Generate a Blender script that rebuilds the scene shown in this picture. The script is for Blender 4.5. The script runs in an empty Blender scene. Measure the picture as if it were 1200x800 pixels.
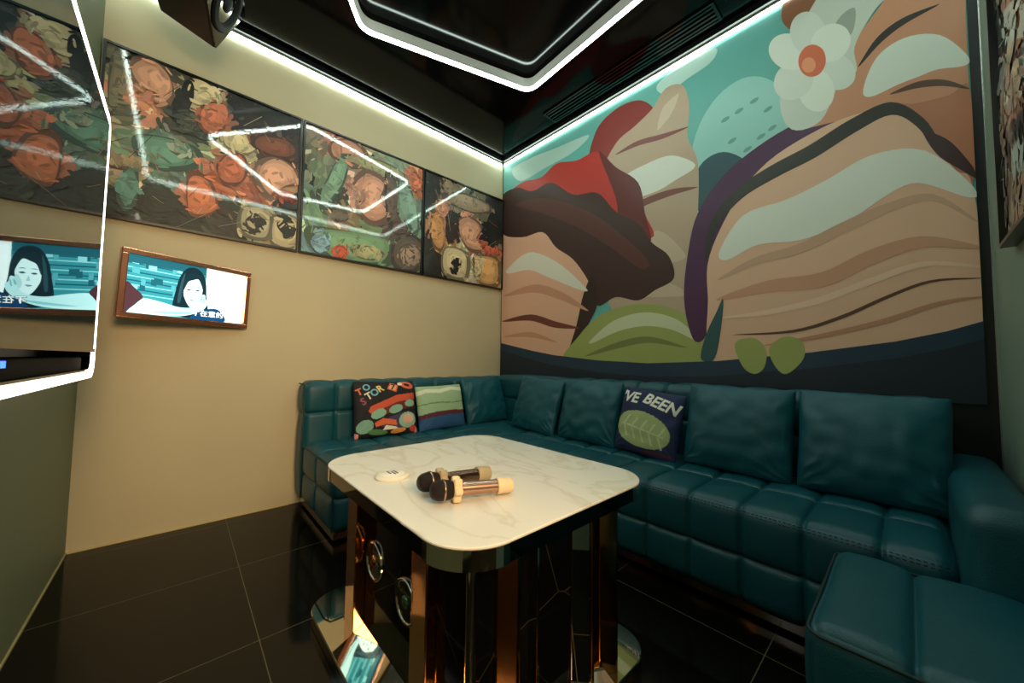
import bpy, bmesh, math, random
from mathutils import Vector, Matrix, noise
from mathutils.geometry import tessellate_polygon

random.seed(7)
SC = bpy.context.scene
COL = SC.collection
PI = math.pi

# ------------------------------------------------------------------ camera, world, light, exposure
cam_d = bpy.data.cameras.new('camera')
cam = bpy.data.objects.new('camera', cam_d)
COL.objects.link(cam)
SC.camera = cam
cam_d.sensor_fit = 'HORIZONTAL'
cam_d.sensor_width = 36.0
cam_d.lens = 425.28 / 1200 * 36.0
cam_d.clip_start = 0.02
YAW, PITCH, ROLL = math.radians(47.6065), math.radians(2.9022), math.radians(0.769)
_f = Vector((-math.sin(YAW) * math.cos(PITCH), math.cos(YAW) * math.cos(PITCH), math.sin(PITCH)))
_r = Vector((math.cos(YAW), math.sin(YAW), 0))
_u = _r.cross(_f)
_r2 = math.cos(ROLL) * _r + math.sin(ROLL) * _u
_u2 = -math.sin(ROLL) * _r + math.cos(ROLL) * _u
cam.matrix_world = Matrix(((_r2.x, _u2.x, -_f.x, 2.7298), (_r2.y, _u2.y, -_f.y, -2.3384),
                           (_r2.z, _u2.z, -_f.z, 0.95), (0, 0, 0, 1)))

SC.view_settings.view_transform = 'Standard'
SC.view_settings.look = 'None'
SC.view_settings.exposure = 0.5
SC.view_settings.gamma = 1.0
SC.view_settings.use_curve_mapping = False

world = bpy.data.worlds.new('world')
SC.world = world
world.use_nodes = True
world.node_tree.nodes['Background'].inputs[0].default_value = (0.5, 0.6, 0.55, 1)
world.node_tree.nodes['Background'].inputs[1].default_value = 0.02

STRIP_POWER = 18.0        # emission of the light strips along the wall tops
NEON_POWER = 27.0         # emission of the neon outline under the ceiling
TV_POWER = 4.0           # emission of the light border of the television
HALL_POWER = 70.0        # lamp in the hall behind the camera, shining in through the doorway

def area(name, loc, rot, sx, sy, power, col):
    d = bpy.data.lights.new(name, 'AREA')
    d.shape = 'RECTANGLE'; d.size = sx; d.size_y = sy; d.energy = power; d.color = col
    o = bpy.data.objects.new(name, d); COL.objects.link(o)
    o.location = loc; o.rotation_euler = rot
    return o
area('hall_lamp', (4.08, -2.25, 2.0), (math.radians(90), 0, math.radians(90)), 1.0, 0.8, HALL_POWER, (1.0, 0.68, 0.37))

# ------------------------------------------------------------------ helpers
def lin(c):
    o = []
    for v in c[:3]:
        v = v / 255.0
        o.append(v / 12.92 if v <= 0.04045 else ((v + 0.055) / 1.055) ** 2.4)
    return (o[0], o[1], o[2], 1.0)

def mat(name, col=(128, 128, 128), rough=0.5, metal=0.0, spec=0.5, emit=None, power=0.0, coat=0.0, coat_rough=0.05,
        bump=0.0, bscale=60.0, var=0.0, vscale=6.0, ior=1.5, attr=False, coat_bump=0.0, cbscale=40.0, sheen=0.0):
    m = bpy.data.materials.new(name); m.use_nodes = True
    nt = m.node_tree; b = nt.nodes['Principled BSDF']
    b.inputs['Base Color'].default_value = lin(col)
    b.inputs['Roughness'].default_value = rough
    b.inputs['Metallic'].default_value = metal
    b.inputs['Specular IOR Level'].default_value = spec
    b.inputs['IOR'].default_value = ior
    b.inputs['Coat Weight'].default_value = coat
    b.inputs['Coat Roughness'].default_value = coat_rough
    if sheen: b.inputs['Sheen Weight'].default_value = sheen
    if emit is not None:
        b.inputs['Emission Color'].default_value = lin(emit)
        b.inputs['Emission Strength'].default_value = power
    tc = nt.nodes.new('ShaderNodeTexCoord')
    if attr:
        a = nt.nodes.new('ShaderNodeVertexColor'); a.layer_name = 'Col'
        nt.links.new(a.outputs['Color'], b.inputs['Base Color'])
        if attr == 'emit':
            nt.links.new(a.outputs['Color'], b.inputs['Emission Color'])
            b.inputs['Emission Strength'].default_value = power
    elif var > 0:
        n = nt.nodes.new('ShaderNodeTexNoise'); n.inputs['Scale'].default_value = vscale; n.inputs['Detail'].default_value = 5
        nt.links.new(tc.outputs['Object'], n.inputs['Vector'])
        r = nt.nodes.new('ShaderNodeValToRGB')
        c = lin(col)
        r.color_ramp.elements[0].position = 0.3; r.color_ramp.elements[1].position = 0.7
        r.color_ramp.elements[0].color = tuple(v * (1 - var) for v in c[:3]) + (1,)
        r.color_ramp.elements[1].color = tuple(min(1, v * (1 + var)) for v in c[:3]) + (1,)
        nt.links.new(n.outputs['Fac'], r.inputs[0]); nt.links.new(r.outputs[0], b.inputs['Base Color'])
    if bump > 0:
        n2 = nt.nodes.new('ShaderNodeTexNoise'); n2.inputs['Scale'].default_value = bscale; n2.inputs['Detail'].default_value = 4
        nt.links.new(tc.outputs['Object'], n2.inputs['Vector'])
        bp = nt.nodes.new('ShaderNodeBump'); bp.inputs['Strength'].default_value = bump; bp.inputs['Distance'].default_value = 0.004
        nt.links.new(n2.outputs['Fac'], bp.inputs['Height']); nt.links.new(bp.outputs[0], b.inputs['Normal'])
    if coat_bump > 0:
        n3 = nt.nodes.new('ShaderNodeTexNoise'); n3.inputs['Scale'].default_value = cbscale; n3.inputs['Detail'].default_value = 3
        nt.links.new(tc.outputs['Object'], n3.inputs['Vector'])
        bp = nt.nodes.new('ShaderNodeBump'); bp.inputs['Strength'].default_value = coat_bump; bp.inputs['Distance'].default_value = 0.003
        nt.links.new(n3.outputs['Fac'], bp.inputs['Height']); nt.links.new(bp.outputs[0], b.inputs['Coat Normal'])
    return m

class MB:
    """collects vertices, faces, material slots and face colours for ONE mesh object"""
    def __init__(s): s.v = []; s.f = []; s.mi = []; s.c = []; s.sm = []
    def add(s, vs, fs, mi=0, col=None, smooth=False):
        o = len(s.v); s.v += [tuple(v) for v in vs]
        for f in fs:
            s.f.append(tuple(i + o for i in f)); s.mi.append(mi); s.c.append(col); s.sm.append(smooth)
        return s
    def box(s, a, b, mi=0, col=None, M=None):
        x0, y0, z0 = a; x1, y1, z1 = b
        vs = [(x0,y0,z0),(x1,y0,z0),(x1,y1,z0),(x0,y1,z0),(x0,y0,z1),(x1,y0,z1),(x1,y1,z1),(x0,y1,z1)]
        if M is not None: vs = [M @ Vector(v) for v in vs]
        return s.add(vs, [(0,3,2,1),(4,5,6,7),(0,1,5,4),(1,2,6,5),(2,3,7,6),(3,0,4,7)], mi, col)
    def build(s, name, mats, parent=None, bevel=0.0, seg=2, weld=False):
        me = bpy.data.meshes.new(name)
        me.from_pydata(s.v, [], s.f)
        if not isinstance(mats, (list, tuple)): mats = [mats]
        for m in mats: me.materials.append(m)
        for i, p in enumerate(me.polygons):
            p.material_index = s.mi[i]; p.use_smooth = s.sm[i]
        if any(c is not None for c in s.c):
            at = me.color_attributes.new('Col', 'FLOAT_COLOR', 'CORNER')
            for i, p in enumerate(me.polygons):
                c = s.c[i] or (0.5, 0.5, 0.5, 1)
                for li in p.loop_indices: at.data[li].color = c
        if bevel > 0 or weld:
            bm = bmesh.new(); bm.from_mesh(me)
            if weld: bmesh.ops.remove_doubles(bm, verts=bm.verts, dist=1e-5)
            if bevel > 0:
                es = [e for e in bm.edges if len(e.link_faces) == 2 and e.calc_face_angle(0) > 0.5]
                bmesh.ops.bevel(bm, geom=es, offset=bevel, segments=seg, affect='EDGES', profile=0.5, clamp_overlap=True)
            bm.to_mesh(me); bm.free()
        o = bpy.data.objects.new(name, me); COL.objects.link(o)
        if parent is not None: o.parent = parent
        return o

def tag(o, label, cat, group=None):
    o['label'] = label; o['category'] = cat
    if group: o['group'] = group
    return o
def thing(name, label, cat, loc=(0, 0, 0), group=None, M=None):
    o = bpy.data.objects.new(name, None); COL.objects.link(o)
    o.empty_display_size = 0.1
    if M is not None: o.matrix_world = M
    else: o.location = loc
    return tag(o, label, cat, group)
def structure(o):
    o['kind'] = 'structure'; return o

def frame_M(origin, ex, ey, ez):
    return Matrix(((ex.x, ey.x, ez.x, origin[0]), (ex.y, ey.y, ez.y, origin[1]), (ex.z, ey.z, ez.z, origin[2]), (0, 0, 0, 1)))

def spline(pts, n=5):
    P = [Vector(p) for p in pts]; N = len(P); out = []
    for i in range(N):
        a, b, c, d = P[i-1], P[i], P[(i+1) % N], P[(i+2) % N]
        for k in range(n):
            t = k / n
            out.append(0.5 * ((2*b) + (c-a)*t + (2*a-5*b+4*c-d)*t*t + (3*b-a-3*c+d)*t*t*t))
    return out
def poly2d(mb, pts, place, col, smooth=True, mi=0, n=5):
    """flat filled outline; place maps (u,v) to a 3-D point"""
    q = spline([(x, y) for x, y in pts], n) if smooth else [Vector(p) for p in pts]
    v3 = [Vector((p.x, p.y, 0)) for p in q]
    tris = tessellate_polygon([v3])
    if not tris: return
    # keep one winding so all shapes face the same way
    out = []
    for t in tris:
        a, b, c = (v3[i] for i in t)
        s = (b - a).cross(c - a).z
        out.append(tuple(t) if s > 0 else tuple(reversed(t)))
    mb.add([place(p.x, p.y) for p in q], out, mi, col)

def lathe(mb, prof, M, seg=20, mi=0, col=None, cap=True, smooth=True):
    """profile [(t, r)] swept round the local X axis of M"""
    vs = []; fs = []
    for t, r in prof:
        for k in range(seg):
            a = 2 * PI * k / seg
            vs.append(M @ Vector((t, r * math.cos(a), r * math.sin(a))))
    for i in range(len(prof) - 1):
        for k in range(seg):
            fs.append((i*seg+k, i*seg+(k+1) % seg, (i+1)*seg+(k+1) % seg, (i+1)*seg+k))
    mb.add(vs, fs, mi, col, smooth)
    if cap:
        for i in (0, len(prof) - 1):
            f = [k for k in range(seg)]
            mb.add(vs[i*seg:(i+1)*seg], [tuple(f if i else f[::-1])], mi, col)

def tube(mb, path, r, seg=8, closed=False, mi=0):
    P = [Vector(p) for p in path]; N = len(P); vs = []; fs = []
    for i in range(N):
        a = P[i-1] if (i or closed) else P[0]; b = P[(i+1) % N] if (i < N-1 or closed) else P[-1]
        t = (b - a).normalized(); n = t.cross(Vector((0, 0, 1)))
        if n.length < 1e-4: n = t.cross(Vector((1, 0, 0)))
        n.normalize(); m = n.cross(t)
        for k in range(seg):
            an = 2*PI*k/seg; vs.append(P[i] + r*(math.cos(an)*n + math.sin(an)*m))
    for i in range(N if closed else N-1):
        j = (i+1) % N
        for k in range(seg):
            fs.append((i*seg+k, i*seg+(k+1) % seg, j*seg+(k+1) % seg, j*seg+k))
    mb.add(vs, fs, mi, None, True)
    if not closed:
        mb.add(vs[:seg], [tuple(range(seg))], mi); mb.add(vs[-seg:], [tuple(range(seg))[::-1]], mi)

def sweep(mb, path, prof, closed=True, mi=0):
    """flat path (x,y) with a vertical profile [(out, z)] swept along it"""
    P = [Vector((x, y)) for x, y in path]; N = len(P); K = len(prof); vs = []; fs = []
    for i in range(N):
        a = P[i-1] if (i or closed) else P[0]; b = P[(i+1) % N] if (i < N-1 or closed) else P[-1]
        t = (b - a).normalized(); n = Vector((t.y, -t.x))
        for o, z in prof: vs.append((P[i].x + n.x*o, P[i].y + n.y*o, z))
    for i in range(N if closed else N-1):
        j = (i+1) % N
        for k in range(K):
            fs.append((i*K+k, i*K+(k+1) % K, j*K+(k+1) % K, j*K+k))
    mb.add(vs, fs, mi)

def rounded(pts, r, n=8):
    """closed polygon with rounded corners"""
    P = [Vector(p) for p in pts]; N = len(P); out = []
    for i in range(N):
        a, b, c = P[i-1], P[i], P[(i+1) % N]
        d1 = (a-b).normalized(); d2 = (c-b).normalized()
        half = math.acos(max(-1, min(1, d1.dot(d2)))) / 2
        L = min(r / math.tan(half), (a-b).length*0.45, (c-b).length*0.45)
        p, q = b + d1*L, b + d2*L
        for k in range(n+1):
            t = k/n; out.append((1-t)*(1-t)*p + 2*t*(1-t)*b + t*t*q)
    return out

def rrect(x0, y0, x1, y1, r, n=8):
    out = []
    for cx, cy, a0 in ((x1-r, y0+r, -PI/2), (x1-r, y1-r, 0), (x0+r, y1-r, PI/2), (x0+r, y0+r, PI)):
        for k in range(n+1):
            a = a0 + PI/2*k/n; out.append((cx + r*math.cos(a), cy + r*math.sin(a)))
    return out
def slab(mb, outline, z0, z1, bev=0.0, mi=0, mi_side=None):
    """outline extruded from z0 to z1 with a small eased rim"""
    N = len(outline); ms = mi if mi_side is None else mi_side
    C = Vector((sum(p[0] for p in outline)/N, sum(p[1] for p in outline)/N))
    def ring(z, ins):
        o = []
        for i, p in enumerate(outline):
            a = Vector(outline[i-1]); b = Vector(outline[(i+1) % N]); t = (b-a).normalized(); n = Vector((t.y, -t.x))
            o.append((p[0]-n.x*ins, p[1]-n.y*ins, z))
        return o
    rs = [ring(z0, bev), ring(z0+bev, 0), ring(z1-bev, 0), ring(z1, bev)] if bev else [ring(z0, 0), ring(z1, 0)]
    vs = sum(rs, [])
    for i in range(len(rs)-1):
        mb.add(rs[i]+rs[i+1], [(k, (k+1) % N, N+(k+1) % N, N+k) for k in range(N)], ms, None, False)
    mb.add(rs[0], [tuple(range(N))[::-1]], ms); mb.add(rs[-1], [tuple(range(N))], mi)

def tufted(mb, lo, hi, r, seams, depth=0.012, w=0.012, puff=0.012, step=0.03, mi=0, wr=0.0, seed=0):
    """rounded padded block; seams = three lists of coordinates where the cover is stitched down"""
    axes = []
    for k in range(3):
        s = set()
        L = hi[k]-lo[k]; n = max(2, int(L/step))
        for i in range(n+1): s.add(round(lo[k]+L*i/n, 4))
        for e, sg in ((lo[k], 1), (hi[k], -1)):
            for t in (0.15, 0.35, 0.6, 0.85, 1.0, 1.25): s.add(round(e+sg*r*t, 4))
        for c in seams[k]:
            for t in (-2.5, -1.4, -0.8, -0.4, 0, 0.4, 0.8, 1.4, 2.5): s.add(round(c+w*t, 4))
        a = sorted(x for x in s if lo[k]-1e-6 <= x <= hi[k]+1e-6)
        b = [a[0]]
        for x in a[1:]:
            if x-b[-1] > 0.0025: b.append(x)
        b[-1] = hi[k]; axes.append(b)
    def tiles(k):
        return [lo[k]] + sorted(seams[k]) + [hi[k]]
    T = [tiles(k) for k in range(3)]
    def warp(p):
        q = [min(max(p[k], lo[k]+r), hi[k]-r) for k in range(3)]
        d = Vector([p[k]-q[k] for k in range(3)])
        if d.length < 1e-9: d = Vector((0, 0, 1))
        # square cap point -> round one
        m = max(abs(x) for x in d)
        n = d.normalized()
        base = Vector(q) + n * m
        dip = 0.0; pf = 1.0
        for k in range(3):
            wt = 1-abs(n[k])**2
            for c in seams[k]:
                dip += wt*math.exp(-((p[k]-c)/w)**2)
            if seams[k]:
                for a, b in zip(T[k][:-1], T[k][1:]):
                    if a <= p[k] <= b:
                        s = math.sin(PI*(p[k]-a)/(b-a))**0.6 if 0 < (p[k]-a)/(b-a) < 1 else 0
                        pf *= 1-wt+wt*s
        off = -depth*min(1.3, dip) + puff*pf
        if wr: off += wr*noise.noise(Vector(p)*9+Vector((seed, 0, 0)))
        return base + n*off
    for k in range(3):
        i, j = (k+1) % 3, (k+2) % 3
        A, B = axes[i], axes[j]
        for side in (0, 1):
            vs = []; fs = []
            for a in A:
                for b in B:
                    p = [0, 0, 0]; p[k] = hi[k] if side else lo[k]; p[i] = a; p[j] = b
                    vs.append(warp(p))
            nb = len(B)
            for x in range(len(A)-1):
                for y in range(nb-1):
                    f = (x*nb+y, (x+1)*nb+y, (x+1)*nb+y+1, x*nb+y+1)
                    fs.append(f if side else f[::-1])
            mb.add(vs, fs, mi, None, True)

def text_mesh(body, size, extrude=0.0, shear=0.0, bold=0.0):
    """outline of a word as vertices and faces around its own centre"""
    c = bpy.data.curves.new('lettering', 'FONT'); c.body = body; c.size = size; c.align_x = 'CENTER'; c.align_y = 'CENTER'
    c.shear = shear; c.offset = bold; c.extrude = extrude; c.resolution_u = 3
    o = bpy.data.objects.new('lettering', c); COL.objects.link(o)
    dg = bpy.context.evaluated_depsgraph_get(); dg.update()
    me = bpy.data.meshes.new_from_object(o.evaluated_get(dg))
    vs = [v.co.copy() for v in me.vertices]; fs = [tuple(p.vertices) for p in me.polygons]
    bpy.data.objects.remove(o); bpy.data.curves.remove(c); bpy.data.meshes.remove(me)
    return vs, fs

# ------------------------------------------------------------------ colour maps and outlines, in metres on their walls
MURAL = [
  ((178, 208, 198), 1, [(0.141,2.827),(0.4,2.832),(0.693,2.795),(1.052,2.753),(0.899,2.677),(0.595,2.666),(0.265,2.661)]),
  ((185, 215, 205), 1, [(1.615,2.842),(1.788,2.894),(1.981,2.872),(1.961,2.798),(1.819,2.772),(1.674,2.749)]),
  ((140, 195, 187), 1, [(0.747,2.203),(0.792,2.448),(1.053,2.486),(1.354,2.407),(1.55,2.237),(1.609,1.949)]),
  ((150, 203, 194), 1, [(1.809,1.89),(1.845,2.32),(1.962,2.536),(2.123,2.594),(2.265,2.496),(2.336,2.29),(2.347,1.915),(2.15,1.692)]),
  ((105, 158, 150), 1, [(2.053,2.401),(2.051,2.391),(2.037,2.382),(2.019,2.381),(2.008,2.388),(2.011,2.398),(2.025,2.407),(2.043,2.408)]),
  ((105, 158, 150), 1, [(2.124,2.417),(2.122,2.406),(2.108,2.398),(2.091,2.397),(2.081,2.404),(2.084,2.414),(2.097,2.422),(2.114,2.423)]),
  ((105, 158, 150), 1, [(2.2,2.437),(2.197,2.427),(2.184,2.419),(2.169,2.418),(2.159,2.424),(2.161,2.435),(2.174,2.442),(2.19,2.443)]),
  ((105, 158, 150), 1, [(2.262,2.355),(2.26,2.345),(2.247,2.337),(2.232,2.335),(2.223,2.341),(2.225,2.351),(2.238,2.359),(2.253,2.361)]),
  ((105, 158, 150), 1, [(2.087,2.256),(2.084,2.246),(2.07,2.237),(2.053,2.235),(2.043,2.241),(2.045,2.251),(2.059,2.26),(2.077,2.262)]),
  ((105, 158, 150), 1, [(2.162,2.172),(2.16,2.162),(2.147,2.153),(2.13,2.15),(2.121,2.156),(2.123,2.166),(2.136,2.175),(2.153,2.178)]),
  ((105, 158, 150), 1, [(2.228,2.216),(2.226,2.206),(2.213,2.198),(2.197,2.195),(2.188,2.201),(2.19,2.211),(2.203,2.22),(2.219,2.222)]),
  ((105, 158, 150), 1, [(2.279,2.24),(2.277,2.231),(2.265,2.222),(2.25,2.22),(2.241,2.226),(2.243,2.235),(2.255,2.244),(2.27,2.246)]),
  ((105, 158, 150), 1, [(2.032,2.177),(2.029,2.166),(2.015,2.157),(1.997,2.154),(1.986,2.16),(1.989,2.171),(2.004,2.18),(2.021,2.183)]),
  ((105, 158, 150), 1, [(2.314,2.106),(2.312,2.096),(2.3,2.087),(2.285,2.085),(2.277,2.09),(2.279,2.099),(2.291,2.108),(2.305,2.111)]),
  ((38, 78, 86), 1, [(1.841,1.963),(1.884,2.166),(2.019,2.201),(2.148,2.062),(2.094,1.882),(1.966,1.781)]),
  ((140, 45, 38), 1, [(1.085,2.446),(1.117,2.743),(1.298,2.837),(1.503,2.794),(1.625,2.595),(1.611,2.244)]),
  ((186, 158, 134), 1, [(1.149,2.018),(1.172,2.379),(1.298,2.573),(1.45,2.632),(1.578,2.692),(1.674,2.785),(1.786,2.745),(1.827,2.58),(1.814,2.389),(1.874,2.197),(1.87,1.872),(1.841,1.556),(1.802,1.261),(1.282,1.307),(1.225,1.671)]),
  ((204, 182, 160), 1, [(1.633,2.528),(1.714,2.593),(1.759,2.686),(1.746,2.703),(1.654,2.659),(1.617,2.544)]),
  ((222, 221, 210), 1, [(1.272,2.117),(1.455,2.103),(1.617,2.103),(1.747,2.136),(1.845,2.163),(1.842,2.211),(1.704,2.31),(1.531,2.32),(1.36,2.291),(1.236,2.173)]),
  ((120, 66, 52), 1, [(1.287,1.961),(1.498,2.023),(1.703,2.039),(1.853,2.036),(1.851,2.047),(1.69,2.083),(1.475,2.07),(1.279,1.974)]),
  ((120, 50, 42), 1, [(1.314,2.483),(1.482,2.476),(1.653,2.447),(1.806,2.446),(1.803,2.455),(1.643,2.483),(1.469,2.514),(1.31,2.494)]),
  ((204, 178, 154), 1, [(1.43,1.665),(1.606,1.6),(1.766,1.599),(1.783,1.648),(1.608,1.832),(1.409,1.728)]),
  ((204, 178, 154), 1, [(1.396,1.41),(1.606,1.381),(1.791,1.367),(1.796,1.394),(1.605,1.496),(1.389,1.441)]),
  ((186, 44, 30), 1, [(0.096,2.549),(0.289,2.636),(0.534,2.595),(0.714,2.65),(0.934,2.59),(1.133,2.578),(1.298,2.39),(1.474,2.21),(1.524,1.974),(1.56,1.786),(1.054,1.975),(0.6,2.2)]),
  ((96, 24, 17), 1, [(1.148,2.571),(1.298,2.39),(1.474,2.21),(1.524,1.974),(1.559,1.756),(1.339,1.902),(1.297,2.157)]),
  ((226, 172, 144), 1, [(0.006,1.985),(0.076,2.297),(0.386,2.309),(0.831,2.091),(1.087,1.764),(1.072,1.418),(0.909,0.94),(0.027,1.046)]),
  ((58, 24, 17), 1, [(-0.008,2.583),(0.219,2.61),(0.427,2.505),(0.657,2.504),(0.901,2.315),(1.133,2.251),(1.297,2.054),(1.473,1.916),(1.572,1.759),(1.687,1.642),(1.719,1.49),(1.593,1.429),(1.47,1.374),(1.296,1.418),(1.135,1.372),(1.056,1.568),(0.904,1.773),(0.721,1.913),(0.561,2.087),(0.299,2.105),(0.0,2.23)]),
  ((84, 36, 26), 1, [(0.198,2.449),(0.598,2.385),(1.054,2.126),(1.353,1.86),(1.547,1.635),(1.484,1.599),(1.254,1.795),(0.937,2.034),(0.559,2.258)]),
  ((44, 20, 15), 1, [(1.103,1.627),(1.135,1.385),(1.057,1.233),(0.943,0.995),(0.84,0.953),(0.942,1.24),(1.007,1.473)]),
  ((224, 216, 200), 1, [(0.128,1.788),(0.399,1.776),(0.641,1.667),(0.995,1.506),(1.019,1.535),(0.728,1.787),(0.387,1.941),(0.096,1.835)]),
  ((206, 144, 116), 1, [(0.096,1.568),(0.463,1.559),(0.747,1.467),(1.019,1.349),(1.029,1.363),(0.778,1.526),(0.462,1.632),(0.088,1.59)]),
  ((112, 54, 40), 1, [(0.074,1.32),(0.421,1.307),(0.701,1.229),(0.941,1.206),(0.943,1.22),(0.716,1.281),(0.425,1.364),(0.07,1.337)]),
  ((206, 144, 116), 1, [(0.101,1.171),(0.422,1.157),(0.708,1.105),(0.712,1.115),(0.429,1.203),(0.099,1.183)]),
  ((92, 92, 62), 1, [(1.041,1.127),(1.135,1.228),(1.254,1.271),(1.135,1.085),(1.089,0.968),(1.026,0.968)]),
  ((160, 165, 92), 1, [(0.857,0.925),(0.976,1.157),(1.18,1.303),(1.419,1.349),(1.639,1.321),(1.802,1.24),(1.91,1.117),(1.946,0.944)]),
  ((206, 206, 168), 1, [(1.097,1.088),(1.314,1.166),(1.521,1.192),(1.703,1.158),(1.856,1.079),(1.866,1.097),(1.73,1.225),(1.519,1.286),(1.278,1.245),(1.08,1.111)]),
  ((120, 126, 66), 1, [(1.06,0.988),(1.33,1.046),(1.543,1.077),(1.768,1.043),(1.77,1.053),(1.544,1.12),(1.317,1.09),(1.055,1.001)]),
  ((74, 27, 70), 1, [(1.831,1.099),(1.782,1.338),(1.806,1.617),(1.87,1.872),(2.026,2.063),(2.239,2.175),(2.457,2.219),(2.618,2.212),(2.622,2.127),(2.455,2.131),(2.237,2.051),(2.077,1.882),(1.954,1.587),(1.941,1.28),(1.9,1.097)]),
  ((206, 142, 108), 0, [(2.422,2.156),(2.499,2.339),(2.59,2.501),(2.68,2.607),(2.764,2.707),(2.841,2.761),(2.929,2.722),(2.925,2.169),(2.921,1.651),(2.813,1.818),(2.693,2.067),(2.581,2.131)]),
  ((188, 118, 86), 1, [(2.684,2.136),(2.772,2.097),(2.873,2.081),(2.926,2.081),(2.922,1.686),(2.814,1.837)]),
  ((150, 94, 64), 1, [(2.314,2.839),(2.354,2.993),(2.475,3.012),(2.6,2.885),(2.518,2.749),(2.399,2.693),(2.342,2.742)]),
  ((206, 211, 198), 1, [(2.343,2.617),(2.418,2.755),(2.521,2.882),(2.63,2.881),(2.753,2.695),(2.663,2.603),(2.595,2.476),(2.598,2.35),(2.537,2.326),(2.462,2.172),(2.345,2.183),(2.297,2.358)]),
  ((160, 166, 152), 1, [(2.548,2.661),(2.6,2.666),(2.592,2.56),(2.554,2.533),(2.524,2.606)]),
  ((222, 226, 214), 1, [(2.642,2.199),(2.731,2.208),(2.791,2.209),(2.846,2.209),(2.917,2.182),(2.926,2.218),(2.856,2.355),(2.755,2.41),(2.666,2.374),(2.618,2.246)]),
  ((46, 40, 32), 1, [(2.613,2.372),(2.683,2.437),(2.757,2.473),(2.848,2.487),(2.847,2.495),(2.748,2.505),(2.669,2.468),(2.609,2.38)]),
  ((92, 58, 44), 1, [(2.713,2.173),(2.791,2.158),(2.86,2.127),(2.919,2.081),(2.92,2.088),(2.862,2.154),(2.788,2.188),(2.711,2.181)]),
  ((228, 180, 150), 1, [(1.955,0.954),(1.923,1.333),(1.935,1.591),(2.077,1.882),(2.237,2.051),(2.455,2.131),(2.616,2.138),(2.736,2.1),(2.82,1.898),(2.881,1.755),(2.922,1.661),(2.929,1.115),(2.692,1.046),(2.396,0.994)]),
  ((218, 222, 210), 1, [(2.591,2.315),(2.574,2.292),(2.546,2.288),(2.513,2.306),(2.48,2.341),(2.454,2.388),(2.442,2.437),(2.445,2.478),(2.464,2.501),(2.494,2.502),(2.528,2.482),(2.56,2.446),(2.583,2.4),(2.594,2.354)]),
  ((229, 231, 219), 1, [(2.461,2.221),(2.43,2.241),(2.402,2.281),(2.383,2.333),(2.377,2.387),(2.386,2.431),(2.408,2.456),(2.437,2.457),(2.468,2.434),(2.495,2.393),(2.512,2.343),(2.517,2.292),(2.509,2.25),(2.489,2.225)]),
  ((218, 222, 210), 1, [(2.288,2.407),(2.274,2.456),(2.277,2.503),(2.297,2.537),(2.329,2.551),(2.367,2.544),(2.402,2.517),(2.428,2.476),(2.44,2.43),(2.437,2.386),(2.419,2.352),(2.389,2.336),(2.352,2.34),(2.316,2.365)]),
  ((229, 231, 219), 1, [(2.258,2.707),(2.28,2.731),(2.314,2.729),(2.354,2.704),(2.391,2.661),(2.418,2.609),(2.431,2.558),(2.427,2.517),(2.408,2.494),(2.376,2.492),(2.337,2.514),(2.299,2.555),(2.269,2.609),(2.254,2.664)]),
  ((218, 222, 210), 1, [(2.411,2.784),(2.443,2.756),(2.47,2.711),(2.488,2.657),(2.493,2.604),(2.485,2.562),(2.464,2.538),(2.435,2.539),(2.403,2.563),(2.374,2.608),(2.355,2.664),(2.349,2.72),(2.358,2.764),(2.38,2.787)]),
  ((229, 231, 219), 1, [(2.57,2.579),(2.581,2.535),(2.578,2.493),(2.561,2.462),(2.534,2.448),(2.502,2.454),(2.47,2.479),(2.444,2.519),(2.432,2.566),(2.435,2.61),(2.453,2.642),(2.482,2.654),(2.515,2.646),(2.546,2.619)]),
  ((216, 108, 74), 1, [(2.488,2.457),(2.477,2.429),(2.459,2.414),(2.435,2.417),(2.412,2.436),(2.393,2.469),(2.382,2.51),(2.382,2.549),(2.394,2.578),(2.413,2.592),(2.437,2.588),(2.46,2.567),(2.479,2.534),(2.488,2.495)]),
  ((232, 150, 108), 1, [(2.449,2.465),(2.443,2.452),(2.434,2.445),(2.422,2.447),(2.41,2.457),(2.401,2.473),(2.395,2.492),(2.395,2.511),(2.401,2.525),(2.41,2.531),(2.422,2.529),(2.434,2.519),(2.444,2.502),(2.449,2.483)]),
  ((46, 42, 33), 1, [(1.926,1.59),(1.986,1.764),(2.112,1.887),(2.273,1.949),(2.438,1.992),(2.59,2.055),(2.705,2.079),(2.779,1.99),(2.839,1.84),(2.921,1.713),(2.926,1.722),(2.855,1.858),(2.8,2.017),(2.705,2.139),(2.569,2.124),(2.413,2.065),(2.245,2.021),(2.077,1.947),(1.946,1.799),(1.907,1.599)]),
  ((58, 24, 26), 1, [(2.798,1.945),(2.84,1.828),(2.924,1.717),(2.932,1.729),(2.873,1.876),(2.807,1.957)]),
  ((226, 227, 215), 1, [(2.03,1.547),(2.184,1.602),(2.368,1.584),(2.546,1.632),(2.682,1.715),(2.778,1.738),(2.91,1.63),(2.924,1.668),(2.799,1.873),(2.636,1.92),(2.473,1.859),(2.315,1.814),(2.115,1.786),(1.989,1.605)]),
  ((205, 160, 132), 1, [(2.002,1.438),(2.177,1.494),(2.366,1.515),(2.533,1.579),(2.686,1.635),(2.812,1.647),(2.92,1.531),(2.923,1.539),(2.815,1.677),(2.678,1.679),(2.518,1.629),(2.354,1.564),(2.166,1.534),(1.996,1.453)]),
  ((207, 150, 120), 1, [(1.999,1.313),(2.228,1.331),(2.457,1.329),(2.629,1.408),(2.78,1.452),(2.924,1.415),(2.925,1.431),(2.778,1.504),(2.613,1.477),(2.444,1.403),(2.22,1.396),(1.995,1.336)]),
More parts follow.
